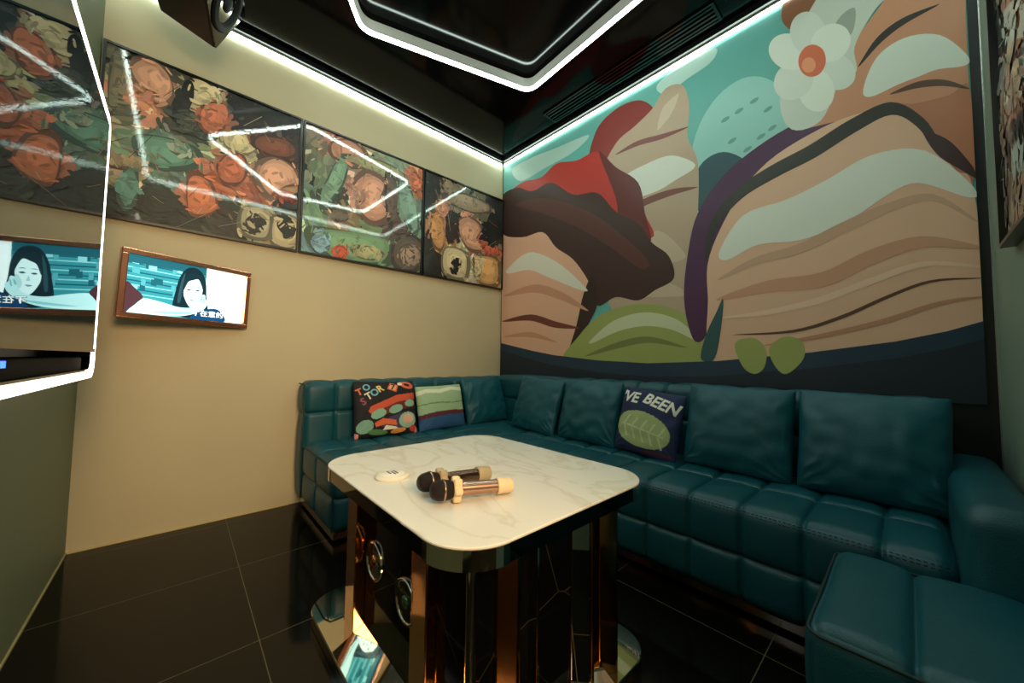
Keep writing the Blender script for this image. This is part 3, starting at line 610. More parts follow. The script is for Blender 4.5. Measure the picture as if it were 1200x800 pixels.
# ------------------------------------------------------------------ framed paintings
def painting(label, box, cmap, swirl, seed, n=420, wall='left', strokes=(0.022, 0.075), shapes=()):
    """box = (u0, z0, u1, z1); u is y on the left wall"""
    u0, z0, u1, z1 = box
    rnd = random.Random(seed)
    if wall == 'left':
        P = lambda u, z, d: (d, u, z)
        loc = (0, (u0+u1)/2, z0)
    else:
        P = lambda u, z, d: (W-d, u, z)
        loc = (W, (u0+u1)/2, z0)
    t = thing('framed_painting', label, 'painting', loc, 'paintings in slim black frames')
    lx, ly, lz = loc
    Q = lambda u, z, d: tuple(a-b for a, b in zip(P(u, z, d), loc))
    def qbox(m, a, b, col=None):
        p = Q(*a); q = Q(*b)
        m.box(tuple(min(i, j) for i, j in zip(p, q)), tuple(max(i, j) for i, j in zip(p, q)), 0, col)
    fw = 0.012
    m = MB()
    qbox(m, (u0, z0, 0), (u0+fw, z1, 0.032)); qbox(m, (u1-fw, z0, 0), (u1, z1, 0.032))
    qbox(m, (u0+fw, z0, 0), (u1-fw, z0+fw, 0.032)); qbox(m, (u0+fw, z1-fw, 0), (u1-fw, z1, 0.032))
    m.build('frame', M_FRAME, t)
    m = MB()
    a0, b0, a1, b1 = u0+fw, z0+fw, u1-fw, z1-fw
    qbox(m, (a0, b0, 0.002), (a1, b1, 0.0145), lin((26, 23, 18)))
    d = 0.0147
    for i in range(n):
        cu = rnd.uniform(a0, a1); cz = rnd.uniform(b0, b1)
        best = min(cmap, key=lambda k: (k[0]-cu)**2+(k[1]-cz)**2+rnd.uniform(0, 0.0022))
        f = i/n
        j = rnd.uniform(0.85, 1.15)
        col = tuple(max(0, min(255, c*j+rnd.uniform(-9, 9))) for c in best[2])
        if rnd.random() < 0.06: col = tuple(min(255, c*1.5+25) for c in col)
        ang = swirl(cu, cz)+rnd.gauss(0, 0.35)
        L = rnd.uniform(*strokes)*(1.5-1.1*f); wd = L*rnd.uniform(0.22, 0.5)
        bend = rnd.uniform(-0.35, 0.35)*L
        pts = []
        K = 6
        up = []; dn = []
        for k in range(K+1):
            s = k/K*2-1; w = wd*max(0.35, (1-abs(s)**4)**0.5)*rnd.uniform(0.8, 1.2)
            px = s*L; py = bend*(1-s*s)
            up.append((px, py+w)); dn.append((px, py-w))
        for x, y in up+dn[::-1]:
            pts.append((cu+x*math.cos(ang)-y*math.sin(ang), cz+x*math.sin(ang)+y*math.cos(ang)))
        dd = d+i*0.00001
        poly2d(m, pts, lambda u, z: Q(min(max(u, a0), a1), min(max(z, b0), b1), dd), lin(col), False)
    # broad loaded-brush shapes, each laid on in a few uneven layers
    for k, (col, pts) in enumerate(shapes):
        mu = sum(p[0] for p in pts)/len(pts); mz_ = sum(p[1] for p in pts)/len(pts)
        for q in range(4):
            s = 1.06-0.2*q; j = (0.55, 1.0, 1.1, 1.2)[q]
            ou, oz = rnd.uniform(-0.012, 0.012)*q, rnd.uniform(-0.004, 0.014)*q
            pp = [(mu+(u-mu)*s+ou+rnd.uniform(-0.008, 0.008), mz_+(z-mz_)*s+oz+rnd.uniform(-0.008, 0.008)) for u, z in pts]
            dd = d+(n+4*k+q)*0.00001
            poly2d(m, pp, lambda u, z: Q(min(max(u, a0), a1), min(max(z, b0), b1), dd), lin(tuple(max(0, min(255, c*j)) for c in col)), True)
    n += 4*len(shapes)+2
    for i in range(500):
        if not shapes: break
        col, pts = rnd.choice(shapes); p = rnd.choice(pts); mu = sum(p_[0] for p_ in pts)/len(pts); mz_ = sum(p_[1] for p_ in pts)/len(pts)
        s = rnd.uniform(0.2, 1.15); cu, cz = mu+(p[0]-mu)*s, mz_+(p[1]-mz_)*s
        ang = math.atan2(p[1]-mz_, p[0]-mu)+PI/2+rnd.gauss(0, 0.4); L = rnd.uniform(0.008, 0.03); wd = L*rnd.uniform(0.12, 0.4); j = rnd.choice((0.84, 0.9, 0.95, 1.08, 1.16))
        pts_ = [(cu+x*math.cos(ang)-y*math.sin(ang), cz+x*math.sin(ang)+y*math.cos(ang)) for x, y in ((-L, 0), (-L*0.6, -wd), (L*0.6, -wd), (L, 0), (L*0.6, wd), (-L*0.6, wd))]
        dd = d+(n+i)*0.00001
        poly2d(m, pts_, lambda u, z: Q(min(max(u, a0), a1), min(max(z, b0), b1), dd), lin(tuple(max(0, min(255, c*j)) for c in col)), True, 0, 3)
    n += 500
    # thin scratches of dry paint
    for i in range(24):
        cu = rnd.uniform(a0, a1); cz = rnd.uniform(b0, b1); ang = rnd.uniform(0, PI); L = rnd.uniform(0.02, 0.09)
        c = rnd.choice([(190, 180, 150), (150, 140, 110), (20, 18, 15), (200, 120, 80)])
        dx, dz = L*math.cos(ang), L*math.sin(ang); nx, nz = -math.sin(ang)*0.0012, math.cos(ang)*0.0012
        dd = d+(n+i)*0.00001
        poly2d(m, [(cu-dx-nx, cz-dz-nz), (cu+dx-nx, cz+dz-nz), (cu+dx+nx, cz+dz+nz), (cu-dx+nx, cz-dz+nz)],
               lambda u, z: Q(min(max(u, a0), a1), min(max(z, b0), b1), dd), lin(c), False)
    m.build('canvas', M_CANVAS, t)
ZB, ZT = 1.642, 2.546
painting('large dark abstract painting in orange and cream, nearest the television', (-2.694, ZB, -1.798, ZT), MAP_A,
         lambda u, z: 2.2*math.sin(u*5)+z*2, 3, 1100, shapes=SHAPES_A)
painting('green and peach swirling abstract painting, middle of the row of three', (-1.790, ZB, -0.893, ZT), MAP_B,
         lambda u, z: math.atan2(z-2.1, u+1.3)+PI/2, 5, 1000, shapes=SHAPES_B)
painting('dark abstract painting with tan and orange strokes, in the corner beside the mural', (-0.885, ZB, -0.006, ZT), MAP_C,
         lambda u, z: 1.0+math.sin(u*7), 8, 1000, shapes=SHAPES_C)
MAP_D = [(-0.55, 1.5, (170, 150, 130)), (-0.7, 1.45, (40, 36, 30)), (-0.62, 1.8, (190, 190, 175)), (-0.5, 2.0, (60, 52, 44)), (-0.6, 2.15, (200, 200, 186)),
         (-0.5, 1.68, (196, 160, 140)), (-0.8, 1.9, (150, 90, 60)), (-1.0, 1.7, (90, 120, 120)), (-1.2, 2.0, (190, 180, 160)), (-1.1, 1.45, (30, 30, 28))]
painting('pale abstract painting alone on the narrow sage wall right of the mural', (-1.36, 1.316, -0.47, 2.215), MAP_D,
         lambda u, z: 1.2+math.sin(z*6), 11, 700, 'right')

# ------------------------------------------------------------------ television
TY = -2.58
t = thing('television', 'large wall television in a box frame with a glowing white border', 'television', (1.34, -D, 0.86))
lx, ly, lz = 1.34, -D, 0.86
def tvp(outer, inner, y0, y1, m):
    """rounded rectangular ring between two outlines, from depth y0 to y1"""
    N = len(outer)
    vs = [(x-lx, y0-ly, z-lz) for x, z in outer]+[(x-lx, y0-ly, z-lz) for x, z in inner]+[(x-lx, y1-ly, z-lz) for x, z in outer]+[(x-lx, y1-ly, z-lz) for x, z in inner]
    fs = []
    for k in range(N):
        j = (k+1) % N
        fs += [(k, j, N+j, N+k), (2*N+k, 3*N+k, 3*N+j, 2*N+j), (k, 2*N+k, 2*N+j, j), (N+k, N+j, 3*N+j, 3*N+k)]
    m.add(vs, fs)
X0, X1, Z0, Z1 = 0.615, 2.06, 0.864, 1.872
m = MB(); tvp(rrect(X0+0.012, Z0+0.012, X1-0.012, Z1-0.012, 0.05), rrect(X0+0.03, Z0+0.03, X1-0.03, Z1-0.03, 0.035), -D, TY-0.008, m); m.build('box_frame', M_BLACKGL, t)
m = MB(); tvp(rrect(X0, Z0, X1, Z1, 0.06), rrect(X0+0.022, Z0+0.022, X1-0.022, Z1-0.022, 0.042), TY-0.008, TY, m); m.build('light_border', M_TVLED, t)
m = MB(); m.box((X0+0.05-lx, 0.055, 0.965-lz), (X1-0.05-lx, TY-D*-1-0.010, Z1-0.04-lz)); m.build('housing', M_BLACK, t)
m = MB(); m.box((X0+0.075-lx, TY+D-0.010, 0.970-lz), (X1-0.06-lx, TY+D+0.004, Z1-0.045-lz)); m.build('screen', M_TVG, t)
m = MB(); m.box((X0+0.06-lx, TY+D-0.008, 0.958-lz), (X1-0.05-lx, TY+D+0.006, 0.970-lz)); m.build('bezel', M_BLACKGL, t)
m = MB(); m.box((X0+0.03-lx, 0.0, Z0+0.03-lz), (X1-0.03-lx, 0.01, Z1-0.03-lz)); m.build('back_board', M_BLACK, t)
m = MB(); m.box((X0+0.10-lx, 0.03, 0.890-lz), (X1-0.10-lx, 0.10, 0.940-lz)); sb = m.build('soundbar', mat('matte_black', (7, 7, 7), 0.7, spec=0.08), t, bevel=0.006)
m = MB(); m.box((1.50-lx, 0.10, 0.920-lz), (1.60-lx, 0.103, 0.934-lz)); m.build('indicator', M_BLUE, sb)

# ------------------------------------------------------------------ small screen on the left wall
A = math.radians(16)
ey = Vector((-math.sin(A), math.cos(A), 0)); ex = Vector((math.cos(A), math.sin(A), 0)); ez = Vector((0, 0, 1))
TILT = math.radians(-1.6)
ey2 = (ey*math.cos(TILT)+ez*math.sin(TILT)); ez2 = (ez*math.cos(TILT)-ey*math.sin(TILT))
ctr = Vector((0.035, -2.05, 0))+ey*(-0.27)+Vector((0, 0, 1.294))
MS = frame_M(ctr, ex, ey2, ez2)
t = thing('wall_screen', 'small lit screen in a rose gold bezel under the paintings', 'screen', M=MS)
hw, hh, bw = 0.274, 0.170, 0.026
def bez(m, y0, y1, z0, z1): m.box((-0.028, y0, z0), (0.012, y1, z1))
m = MB(); bez(m, -hw, hw, hh-bw, hh); bez(m, -hw, hw, -hh, -hh+bw); bez(m, -hw, -hw+bw, -hh+bw, hh-bw); bez(m, hw-bw, hw, -hh+bw, hh-bw)
m.build('bezel', M_ROSE, t, bevel=0.004)
m = MB(); m.box((-0.026, -hw+bw, -hh+bw), (-0.004, hw-bw, hh-bw)); m.build('back_cover', M_BLACK, t)
m = MB()
pw, ph = hw-bw, hh-bw
lay = [-0.003]
def sp(u, v): return (lay[0], (u*2-1)*pw, (v*2-1)*ph)
def spoly(pts, col, smooth=True):
    poly2d(m, [(min(max(u, 0), 1), min(max(v, 0), 1)) for u, v in pts], sp, lin(col), smooth); lay[0] += 0.00002
spoly([(0, 0), (1, 0), (1, 1), (0, 1)], (44, 128, 140), False)
rs = random.Random(4)
for k in range(9):
    v = 0.32+0.075*k
    spoly([(0, v), (0.66, v-0.02), (0.66, v+0.0), (0, v+0.022)], (22, 78, 92) if k % 2 else (110, 186, 192), False)
for k in range(16):
    u = rs.uniform(0, 0.42); v = rs.uniform(0.36, 0.9); a = rs.uniform(0.02, 0.07)
    spoly([(u, v), (u+a, v-0.01), (u+a, v+0.10), (u, v+0.11)], rs.choice([(24, 84, 98), (120, 190, 196), (70, 150, 160)]), False)
spoly([(0, 0.86), (0.62, 0.86), (0.62, 1), (0, 1)], (24, 82, 96), False)
spoly([(0.625, 0.0), (1, 0.0), (1, 1), (0.625, 1)], (214, 240, 242), False); spoly([(0.64, 0.1), (0.98, 0.1), (0.98, 0.96), (0.64, 0.96)], (226, 246, 246), False)
spoly([(0.36, 0.14), (0.375, 0.50), (0.40, 0.76), (0.45, 0.93), (0.52, 0.97), (0.585, 0.90), (0.625, 0.72), (0.64, 0.46), (0.66, 0.14), (0.56, 0.02), (0.44, 0.02)], (14, 34, 42))
spoly([(0.395, 0.3), (0.41, 0.66), (0.44, 0.84), (0.43, 0.6), (0.42, 0.3)], (34, 66, 76))
spoly([(0.44, 0.46), (0.445, 0.66), (0.475, 0.80), (0.53, 0.84), (0.58, 0.76), (0.60, 0.58), (0.59, 0.40), (0.565, 0.27), (0.53, 0.20), (0.495, 0.23), (0.46, 0.34)], (196, 230, 232))
spoly([(0.44, 0.52), (0.44, 0.70), (0.48, 0.84), (0.54, 0.86), (0.60, 0.76), (0.605, 0.56), (0.585, 0.66), (0.555, 0.76), (0.51, 0.73), (0.47, 0.68)], (16, 38, 46))
spoly([(0.555, 0.40), (0.585, 0.52), (0.60, 0.46), (0.585, 0.36), (0.565, 0.30)], (160, 206, 210))
spoly([(0.462, 0.535), (0.48, 0.553), (0.503, 0.540), (0.482, 0.522)], (40, 78, 88)); spoly([(0.535, 0.545), (0.555, 0.562), (0.578, 0.545), (0.555, 0.530)], (40, 78, 88))
spoly([(0.458, 0.60), (0.48, 0.618), (0.506, 0.605), (0.48, 0.606)], (70, 110, 118)); spoly([(0.532, 0.61), (0.556, 0.624), (0.582, 0.605), (0.556, 0.61)], (70, 110, 118))
spoly([(0.516, 0.50), (0.506, 0.43), (0.522, 0.418), (0.53, 0.43)], (150, 196, 202))
spoly([(0.492, 0.352), (0.512, 0.362), (0.538, 0.356), (0.515, 0.330)], (110, 140, 150))
spoly([(0.0, 0.14), (0.12, 0.27), (0.28, 0.24), (0.40, 0.19), (0.50, 0.20), (0.56, 0.26), (0.585, 0.36), (0.60, 0.47), (0.625, 0.48), (0.635, 0.40), (0.655, 0.36), (0.645, 0.26), (0.60, 0.16), (0.52, 0.08), (0.40, 0.02), (0.2, 0.0), (0.02, 0.0)], (170, 220, 224))
spoly([(0.585, 0.36), (0.60, 0.44), (0.607, 0.43), (0.598, 0.36)], (110, 170, 178)); spoly([(0.612, 0.34), (0.622, 0.43), (0.628, 0.41), (0.620, 0.33)], (110, 170, 178)); spoly([(0.2, 0.05), (0.42, 0.06), (0.54, 0.12), (0.40, 0.10)], (120, 186, 194))
spoly([(0, 0.0), (0, 0.50), (0.06, 0.44), (0.13, 0.30), (0.10, 0.20), (0.05, 0.08)], (66, 42, 48))
spoly([(0.52, 0.0), (0.60, 0.16), (0.70, 0.24), (0.78, 0.20), (0.82, 0.0)], (10, 56, 96))
m.build('picture', M_SCREEN, t)
# lettering of the lit subtitle: dark outline, white face
for nm, bold, dx, c in (('subtitle_outline', 0.0022, 0.0, (14, 40, 70)), ('subtitle', 0.0005, 0.0006, (240, 250, 250))):
    vs, fs = text_mesh('不在意的', 0.036, bold=bold)
    m = MB(); m.add([(dx-0.0005, v.x+(0.665*2-1)*pw, v.y+(0.115*2-1)*ph) for v in vs], fs, 0)
    m.build(nm, mat('lit_'+nm, c, 0.4, emit=c, power=1.2), t)
m = MB(); m.box((-0.112, -0.07, -0.06), (-0.026, 0.10, 0.06)); mb2 = m.build('bracket', M_BLACK, t)

# ------------------------------------------------------------------ loudspeaker
e1 = Vector((0.016, 0.409, 0.913)).normalized(); e2 = Vector((-0.181, -0.897, 0.405)); e2 = (e2-e1*e2.dot(e1)).normalized(); e3 = Vector((0.983, -0.171, 0.059)); e3 = (e3-e1*e3.dot(e1)-e2*e3.dot(e2)).normalized()
SPK = frame_M((0.328, -2.271, 2.55), e3, e2, e1)      # x along the width, y into the cabinet, z up the baffle
t = thing('loudspeaker', 'black loudspeaker tilted down under the ceiling above the television', 'speaker', M=SPK)
w_, d_, h_ = 0.46, 0.24, 0.285
m = MB(); m.box((0, 0.006, 0), (w_, d_, h_)); m.build('cabinet', M_BLACK, t, bevel=0.006)
m = MB(); m.box((0.004, 0.0, 0.004), (w_-0.004, 0.006, h_-0.004)); m.build('baffle', M_BLACKGL, t)
MW = Matrix.Translation((0.165, 0, 0.145)) @ Matrix.Rotation(-PI/2, 4, 'Z')
m = MB(); lathe(m, [(-0.002, 0.132), (0.008, 0.130), (0.011, 0.120), (0.008, 0.112), (0.014, 0.102), (0.008, 0.092), (-0.001, 0.085), (-0.004, 0.06), (-0.005, 0.04), (0.006, 0.034), (0.012, 0.02), (0.013, 0.0005)], MW, 40); m.build('woofer', M_CONE, t)
MW = Matrix.Translation((0.385, 0, 0.145)) @ Matrix.Rotation(-PI/2, 4, 'Z')
m = MB(); lathe(m, [(-0.002, 0.055), (0.006, 0.053), (0.002, 0.035), (0.008, 0.022), (0.011, 0.0005)], MW, 28); m.build('tweeter', M_CONE, t)
inv = SPK.inverted()
m = MB(); lathe(m, [(0.0, 0.016), (0.26, 0.016)], Matrix.Translation((0.23, 0.17, 0.24)) @ (inv.to_3x3() @ Matrix.Rotation(-PI/2, 3, 'Y')).to_4x4(), 12); m.build('bracket', M_BLACK, t)

# ------------------------------------------------------------------ corner sofa
sofa = thing('corner_sofa', 'teal tufted leather corner sofa along both walls', 'sofa', (0, 0, 0))
SX = [1.012+0.183*k for k in range(10)]
SYL = [-1.576+0.18*k for k in range(5)]
m = MB(); tufted(m, (0.80, -0.80, 0.075), (2.805, -0.2, 0.425), 0.045, [SX, [-0.50], [0.245]], 0.010, 0.009, 0.012, seed=1, wr=0.002); m.build('seat', M_TEAL, sofa)
m = MB(); tufted(m, (0.2, -1.755, 0.075), (0.80, -0.2, 0.425), 0.045, [[0.50], SYL, [0.245]], 0.010, 0.009, 0.012, seed=2, wr=0.002); m.build('seat', M_TEAL, sofa)
m = MB(); tufted(m, (0.2, -0.205, 0.075), (2.81, -0.03, 0.812), 0.04, [SX, [], [0.62]], 0.010, 0.009, 0.012, seed=3, wr=0.002); m.build('backrest', M_TEAL, sofa)
m = MB(); tufted(m, (0.03, -1.755, 0.075), (0.205, -0.03, 0.790), 0.04, [[], SYL+[-0.676, -0.496, -0.316], [0.60]], 0.010, 0.009, 0.012, seed=4, wr=0.002); m.build('backrest', M_TEAL, sofa)
m = MB(); tufted(m, (2.812, -0.875, 0.05), (2.94, -0.03, 0.60), 0.045, [[], [], []], 0.0, 0.01, 0.008, seed=5, wr=0.003); m.build('armrest', M_TEAL, sofa)
m = MB(); m.box((0.74, -0.722, 0.016), (2.80, -0.706, 0.072)).box((0.706, -1.70, 0.016), (0.722, -0.70, 0.072)).box((0.04, -1.722, 0.016), (0.722, -1.706, 0.072)); m.build('kick_plate', M_STEEL, sofa)
m = MB(); m.box((0.05, -1.70, 0), (0.70, -0.05, 0.078)).box((0.70, -0.70, 0), (2.80, -0.05, 0.078)); m.build('plinth', M_BLACK, sofa)
def dashes(m, a, b, n, r=0.0022):
    a, b = Vector(a), Vector(b)
    for k in range(n):
        p, q = a.lerp(b, (k+0.2)/n), a.lerp(b, (k+0.75)/n)
        tube(m, [p, q], r, 5)
m = MB(); dashes(m, (0.82, -0.809, 0.404), (2.79, -0.809, 0.404), 150); dashes(m, (0.82, -0.806, 0.413), (2.79, -0.806, 0.413), 150); m.build('stitching', M_SEAM, sofa)
m = MB(); tube(m, [(0.21, -1.762, 0.408), (0.76, -1.762, 0.408), (0.802, -1.745, 0.408), (0.806, -1.70, 0.408), (0.808, -0.82, 0.408)], 0.004); tube(m, [(0.79, -1.752, 0.40), (0.79, -1.752, 0.09)], 0.004)
tube(m, [(0.19, -1.757, 0.09), (0.19, -1.757, 0.755), (0.165, -1.757, 0.78), (0.05, -1.757, 0.78)], 0.004); m.build('piping', M_SEAM, sofa)
m = MB(); tube(m, [(2.845, -0.876, 0.06), (2.845, -0.876, 0.545), (2.95, -0.876, 0.545)], 0.004); m.build('piping', M_SEAM, sofa)

ott = thing('ottoman', 'square teal leather ottoman in front of the sofa arm', 'ottoman', (2.76, -1.09, 0))
m = MB(); tufted(m, (2.570-2.76, -1.345+1.09, 0.03), (2.935-2.76, -0.875+1.09, 0.405), 0.03, [[2.722-2.76], [], [0.20]], 0.008, 0.008, 0.012, seed=6, wr=0.003); m.build('cushion_body', M_TEAL, ott)
m = MB()
tube(m, [(p[0]-2.76, p[1]+1.09, 0.394) for p in [(x, y) for x, y in rrect(2.567, -1.349, 2.938, -0.872, 0.03)]], 0.0035, 8, True)
m.build('piping', M_SEAM, ott)
for sx in (-0.14, 0.14):
    for sy in (-0.20, 0.16):
        m = MB(); lathe(m, [(0, 0.018), (0.035, 0.022)], Matrix.Translation((sx, sy, 0)) @ Matrix.Rotation(-PI/2, 4, 'Y'), 14); m.build('foot', M_BLACK, ott)

# ------------------------------------------------------------------ cushions
def inside(pts, u, v):
    c = False; j = len(pts)-1
    for i in range(len(pts)):
        xi, yi = pts[i]; xj, yj = pts[j]
        if (yi > v) != (yj > v) and u < (xj-xi)*(v-yi)/(yj-yi)+xi: c = not c
        j = i
    return c
def cushion(name, label, w, h, th, bottom, right, lean, roll=0.0, group=None, seed=0, N=30, mat_=None, prints=None, base=None, words=None, wr=0.006, cat='cushion'):
    """bottom = centre of the lower edge; right = left-to-right direction along the front"""
    r = Vector(right).normalized(); up = Vector((0, 0, 1)); n = r.cross(up)
    u = (up*math.cos(lean)-n*math.sin(lean)); n = r.cross(u)
    r2 = r*math.cos(roll)+u*math.sin(roll); u2 = u*math.cos(roll)-r*math.sin(roll)
    ctr = Vector(bottom)+u*(h/2)
    M = frame_M(ctr, r2, u2, n)
    def S(a, b, side):
        ed = max(0, (1-a*a))*max(0, (1-b*b))
        x = a*w/2*(1-0.045*(1-b*b)**1.0*abs(a)**3-0.035*abs(a*b)**4); y = b*h/2*(1-0.045*(1-a*a)*abs(b)**3-0.035*abs(a*b)**4)
        z = th/2*(ed**0.42)
        cr = (abs(a)*abs(b))**1.5
        p = Vector((a*2.0, b*2.0, seed*3.1+side*5))
        z += wr*noise.noise(p*1.6)*(1-0.3*ed)*min(1, ed*6)
        # pulled folds running in from the corners and lower edge
        q_ = math.atan2(b-(-0.95), abs(a)-1.02 if abs(a) > 0.02 else -1.0)
        fold = (1-abs(math.sin(7*q_+2.2*noise.noise(p*1.3)+seed)))**2*wr*1.0*min(1, ed*5)*max(0, min(1, abs(a)*1.6-0.55))*max(0, 0.75-0.5*b)
        z += fold
        return Vector((x, y, z*side))
    t = thing(name, label, cat, M=M, group=group)
    m = MB()
    for side in (1, -1):
        n_ = N if side == 1 else 20
        g_ = []
        for k in range(n_+1):
            s = k/n_*2-1
            g_.append(math.sin(s*PI/2)*0.55+s*0.45)
        vs = [S(a, b, side) for a in g_ for b in g_]
        K = n_+1
        for i in range(n_):
            for j in range(n_):
                pass
        fs = []; o = len(m.v)
        m.v += [tuple(v) for v in vs]
        for i in range(n_):
            for j in range(n_):
                f = (o+i*K+j, o+(i+1)*K+j, o+(i+1)*K+j+1, o+i*K+j+1)
                m.f.append(f if side == 1 else f[::-1]); m.mi.append(0); m.sm.append(True)
                col = None
                if base:
                    col = base if side == 1 else (20, 20, 24)
                    if side == 1 and prints:
                        a = (g_[i]+g_[i+1])/2; b = (g_[j]+g_[j+1])/2
                        for pts, c in prints:
                            if inside(pts, a, b): col = c
                    col = lin(col)
                m.c.append(col)
    m.build('cover', mat_ or M_TEALC, t)
    if words:
        for body, size, a0, b0, rot, mt, shear in words:
            vs, fs = text_mesh(body, size, shear=shear, bold=size*0.03)
            bm = bmesh.new(); bv = [bm.verts.new((v.x, v.y, 0)) for v in vs]
            for f in fs:
                try: bm.faces.new([bv[i] for i in f])
                except ValueError: pass
            bmesh.ops.triangulate(bm, faces=bm.faces)
            bmesh.ops.subdivide_edges(bm, edges=bm.edges, cuts=2, use_grid_fill=True)
            q = MB(); idx = {v: i for i, v in enumerate(bm.verts)}
            out = []
            for v in bm.verts:
                x = v.co.x*math.cos(rot)-v.co.y*math.sin(rot); y = v.co.x*math.sin(rot)+v.co.y*math.cos(rot)
                a = a0+x/(w/2); b = b0+y/(h/2)
                s = S(max(-0.99, min(0.99, a)), max(-0.99, min(0.99, b)), 1); out.append((s.x, s.y, s.z+0.0016))
            q.add(out, [tuple(idx[v] for v in f.verts) for f in bm.faces], 0, None, True); bm.free()
            q.build('lettering', mt, t)
    return t
def el(cx, cy, rx, ry, a=0, n=20):
    a = math.radians(a)
    return [(cx+rx*math.cos(k*2*PI/n)*math.cos(a)-ry*math.sin(k*2*PI/n)*math.sin(a), cy+rx*math.cos(k*2*PI/n)*math.sin(a)+ry*math.sin(k*2*PI/n)*math.cos(a)) for k in range(n)]
GT = 'plain teal leather cushions'
R = (1, 0, 0); Lr = (0, 1, 0)
cushion('cushion', 'plain teal cushion at the sofa corner, on the left wall side', 0.43, 0.40, 0.13, (0.36, -0.43, 0.425), Lr, 0.30, 0.03, GT, 1, wr=0.011, N=60)
cushion('cushion', 'plain teal cushion just right of the sofa corner, under the mural', 0.44, 0.41, 0.13, (0.853, -0.42, 0.425), R, 0.28, -0.05, GT, 2, wr=0.011, N=60)
cushion('cushion', 'plain teal cushion left of the navy lettered cushion', 0.455, 0.415, 0.14, (1.315, -0.41, 0.425), R, 0.26, -0.01, GT, 3, wr=0.011, N=60)
cushion('cushion', 'large teal cushion right of the navy lettered cushion', 0.465, 0.425, 0.17, (2.155, -0.39, 0.425), R, 0.22, -0.02, GT, 4, wr=0.011, N=60)
cushion('cushion', 'large teal cushion farthest right, beside the sofa arm', 0.445, 0.425, 0.17, (2.610, -0.39, 0.425), R, 0.22, -0.01, GT, 5, wr=0.011, N=60)
GP = 'printed cushions'
LT = [mat('print_' + n, c, 0.7) for n, c in (('orange', (226, 110, 74)), ('blue', (120, 176, 200)), ('yellow', (226, 200, 120)), ('cream', (226, 220, 196)), ('rose', (150, 70, 90)), ('black', (16, 14, 14)))]
pr = [
    ([(-0.62, -0.12), (-0.55, 0.04), (0.3, 0.42), (0.98, 0.52), (0.98, 0.28), (0.35, 0.18), (-0.3, -0.12), (-0.5, -0.24)], (206, 84, 56)),
    ([(-0.40, -0.14), (0.3, 0.17), (0.95, 0.28), (0.95, 0.0), (0.3, -0.12), (-0.25, -0.3)], (110, 34, 26)),
    ([(0.0, -0.35), (0.5, -0.2), (0.6, -0.7), (0.0, -0.8), (-0.3, -0.6)], (66, 58, 92)),
    (el(-0.32, -0.22, 0.24, 0.15, 25), (130, 176, 152)), (el(0.22, -0.08, 0.24, 0.14, 20), (130, 176, 152)), (el(0.74, 0.12, 0.20, 0.13, 10), (130, 176, 152)),
    (el(-0.72, -0.62, 0.26, 0.22, 30), (120, 164, 146)), (el(0.62, -0.48, 0.32, 0.28, 15), (150, 190, 170)), (el(0.62, -0.44, 0.19, 0.17, 15), (228, 176, 152)),
    ([(-0.45, -0.52), (-0.2, -0.38), (0.2, -0.46), (0.25, -0.66), (-0.1, -0.58), (-0.4, -0.66)], (222, 104, 62)),
    ([(-0.1, -0.62), (0.2, -0.70), (0.3, -0.78), (-0.2, -0.78)], (228, 222, 204)),
    (el(-0.35, -0.84, 0.3, 0.10, -8), (84, 130, 84)), (el(0.30, -0.84, 0.26, 0.09, 10), (222, 150, 70)), (el(0.82, -0.80, 0.14, 0.12), (190, 60, 54)),
    ([(0.0, 0.66), (0.14, 0.92), (0.38, 0.80), (0.28, 0.52)], (222, 108, 70)), ([(0.05, 0.68), (0.16, 0.86), (0.33, 0.78), (0.25, 0.58)], (232, 170, 130)),
    (el(0.70, 0.82, 0.26, 0.15, -15), (222, 108, 74)), (el(0.70, 0.82, 0.12, 0.06, -15), (26, 20, 18)), (el(0.45, 0.86, 0.08, 0.07), (228, 220, 200)),
    ([(-1, -1), (-0.9, -1), (-0.9, -0.85), (-1, -0.8)], (220, 140, 130)), ([(0.85, -1), (1, -1), (1, -0.8), (0.93, -0.75)], (226, 150, 140)),
]
cushion('cushion', 'black cushion printed with orange and green shapes and coloured letters', 0.44, 0.385, 0.12, (0.37, -1.29, 0.425), Lr, 0.30, -0.03, GP, 6, 110, M_PRINT, pr, (14, 13, 16),
        [('T', 0.062, -0.84, 0.56, 0.35, LT[0], 0), ('O', 0.062, -0.62, 0.72, 0.5, LT[1], 0),
         ('S', 0.066, -0.74, 0.22, 0.5, LT[4], 0), ('T', 0.066, -0.58, 0.40, 0.45, LT[3], 0), ('O', 0.066, -0.40, 0.52, 0.45, LT[1], 0), ('R', 0.066, -0.22, 0.66, 0.45, LT[2], 0),
         ('7', 0.06, 0.19, 0.72, -0.25, LT[5], 0)])
pr = [([(-1, -0.30), (-0.5, -0.22), (0.2, -0.20), (1, -0.24), (1, -1), (-1, -1)], (38, 84, 132)),
      ([(-1, -0.34), (-0.5, -0.24), (0.2, -0.20), (1, -0.24), (1, -0.42), (0.2, -0.38), (-0.5, -0.42), (-1, -0.5)], (92, 36, 48)),
      ([(-1, 0.55), (-0.6, 0.66), (-0.1, 0.60), (0.4, 0.72), (1, 0.62), (1, 0.80), (0.4, 0.90), (-0.1, 0.78), (-0.6, 0.84), (-1, 0.74)], (214, 220, 196)),
      ([(-1, 0.10), (-0.3, 0.16), (0.4, 0.10), (1, 0.16), (1, 0.21), (0.4, 0.15), (-0.3, 0.22), (-1, 0.15)], (104, 138, 100))]
cushion('cushion', 'pale green cushion with a maroon band and a blue lower third', 0.405, 0.335, 0.11, (0.36, -0.862, 0.425), Lr, 0.24, 0.02, GP, 7, 90, M_PRINT, pr, (154, 184, 146))
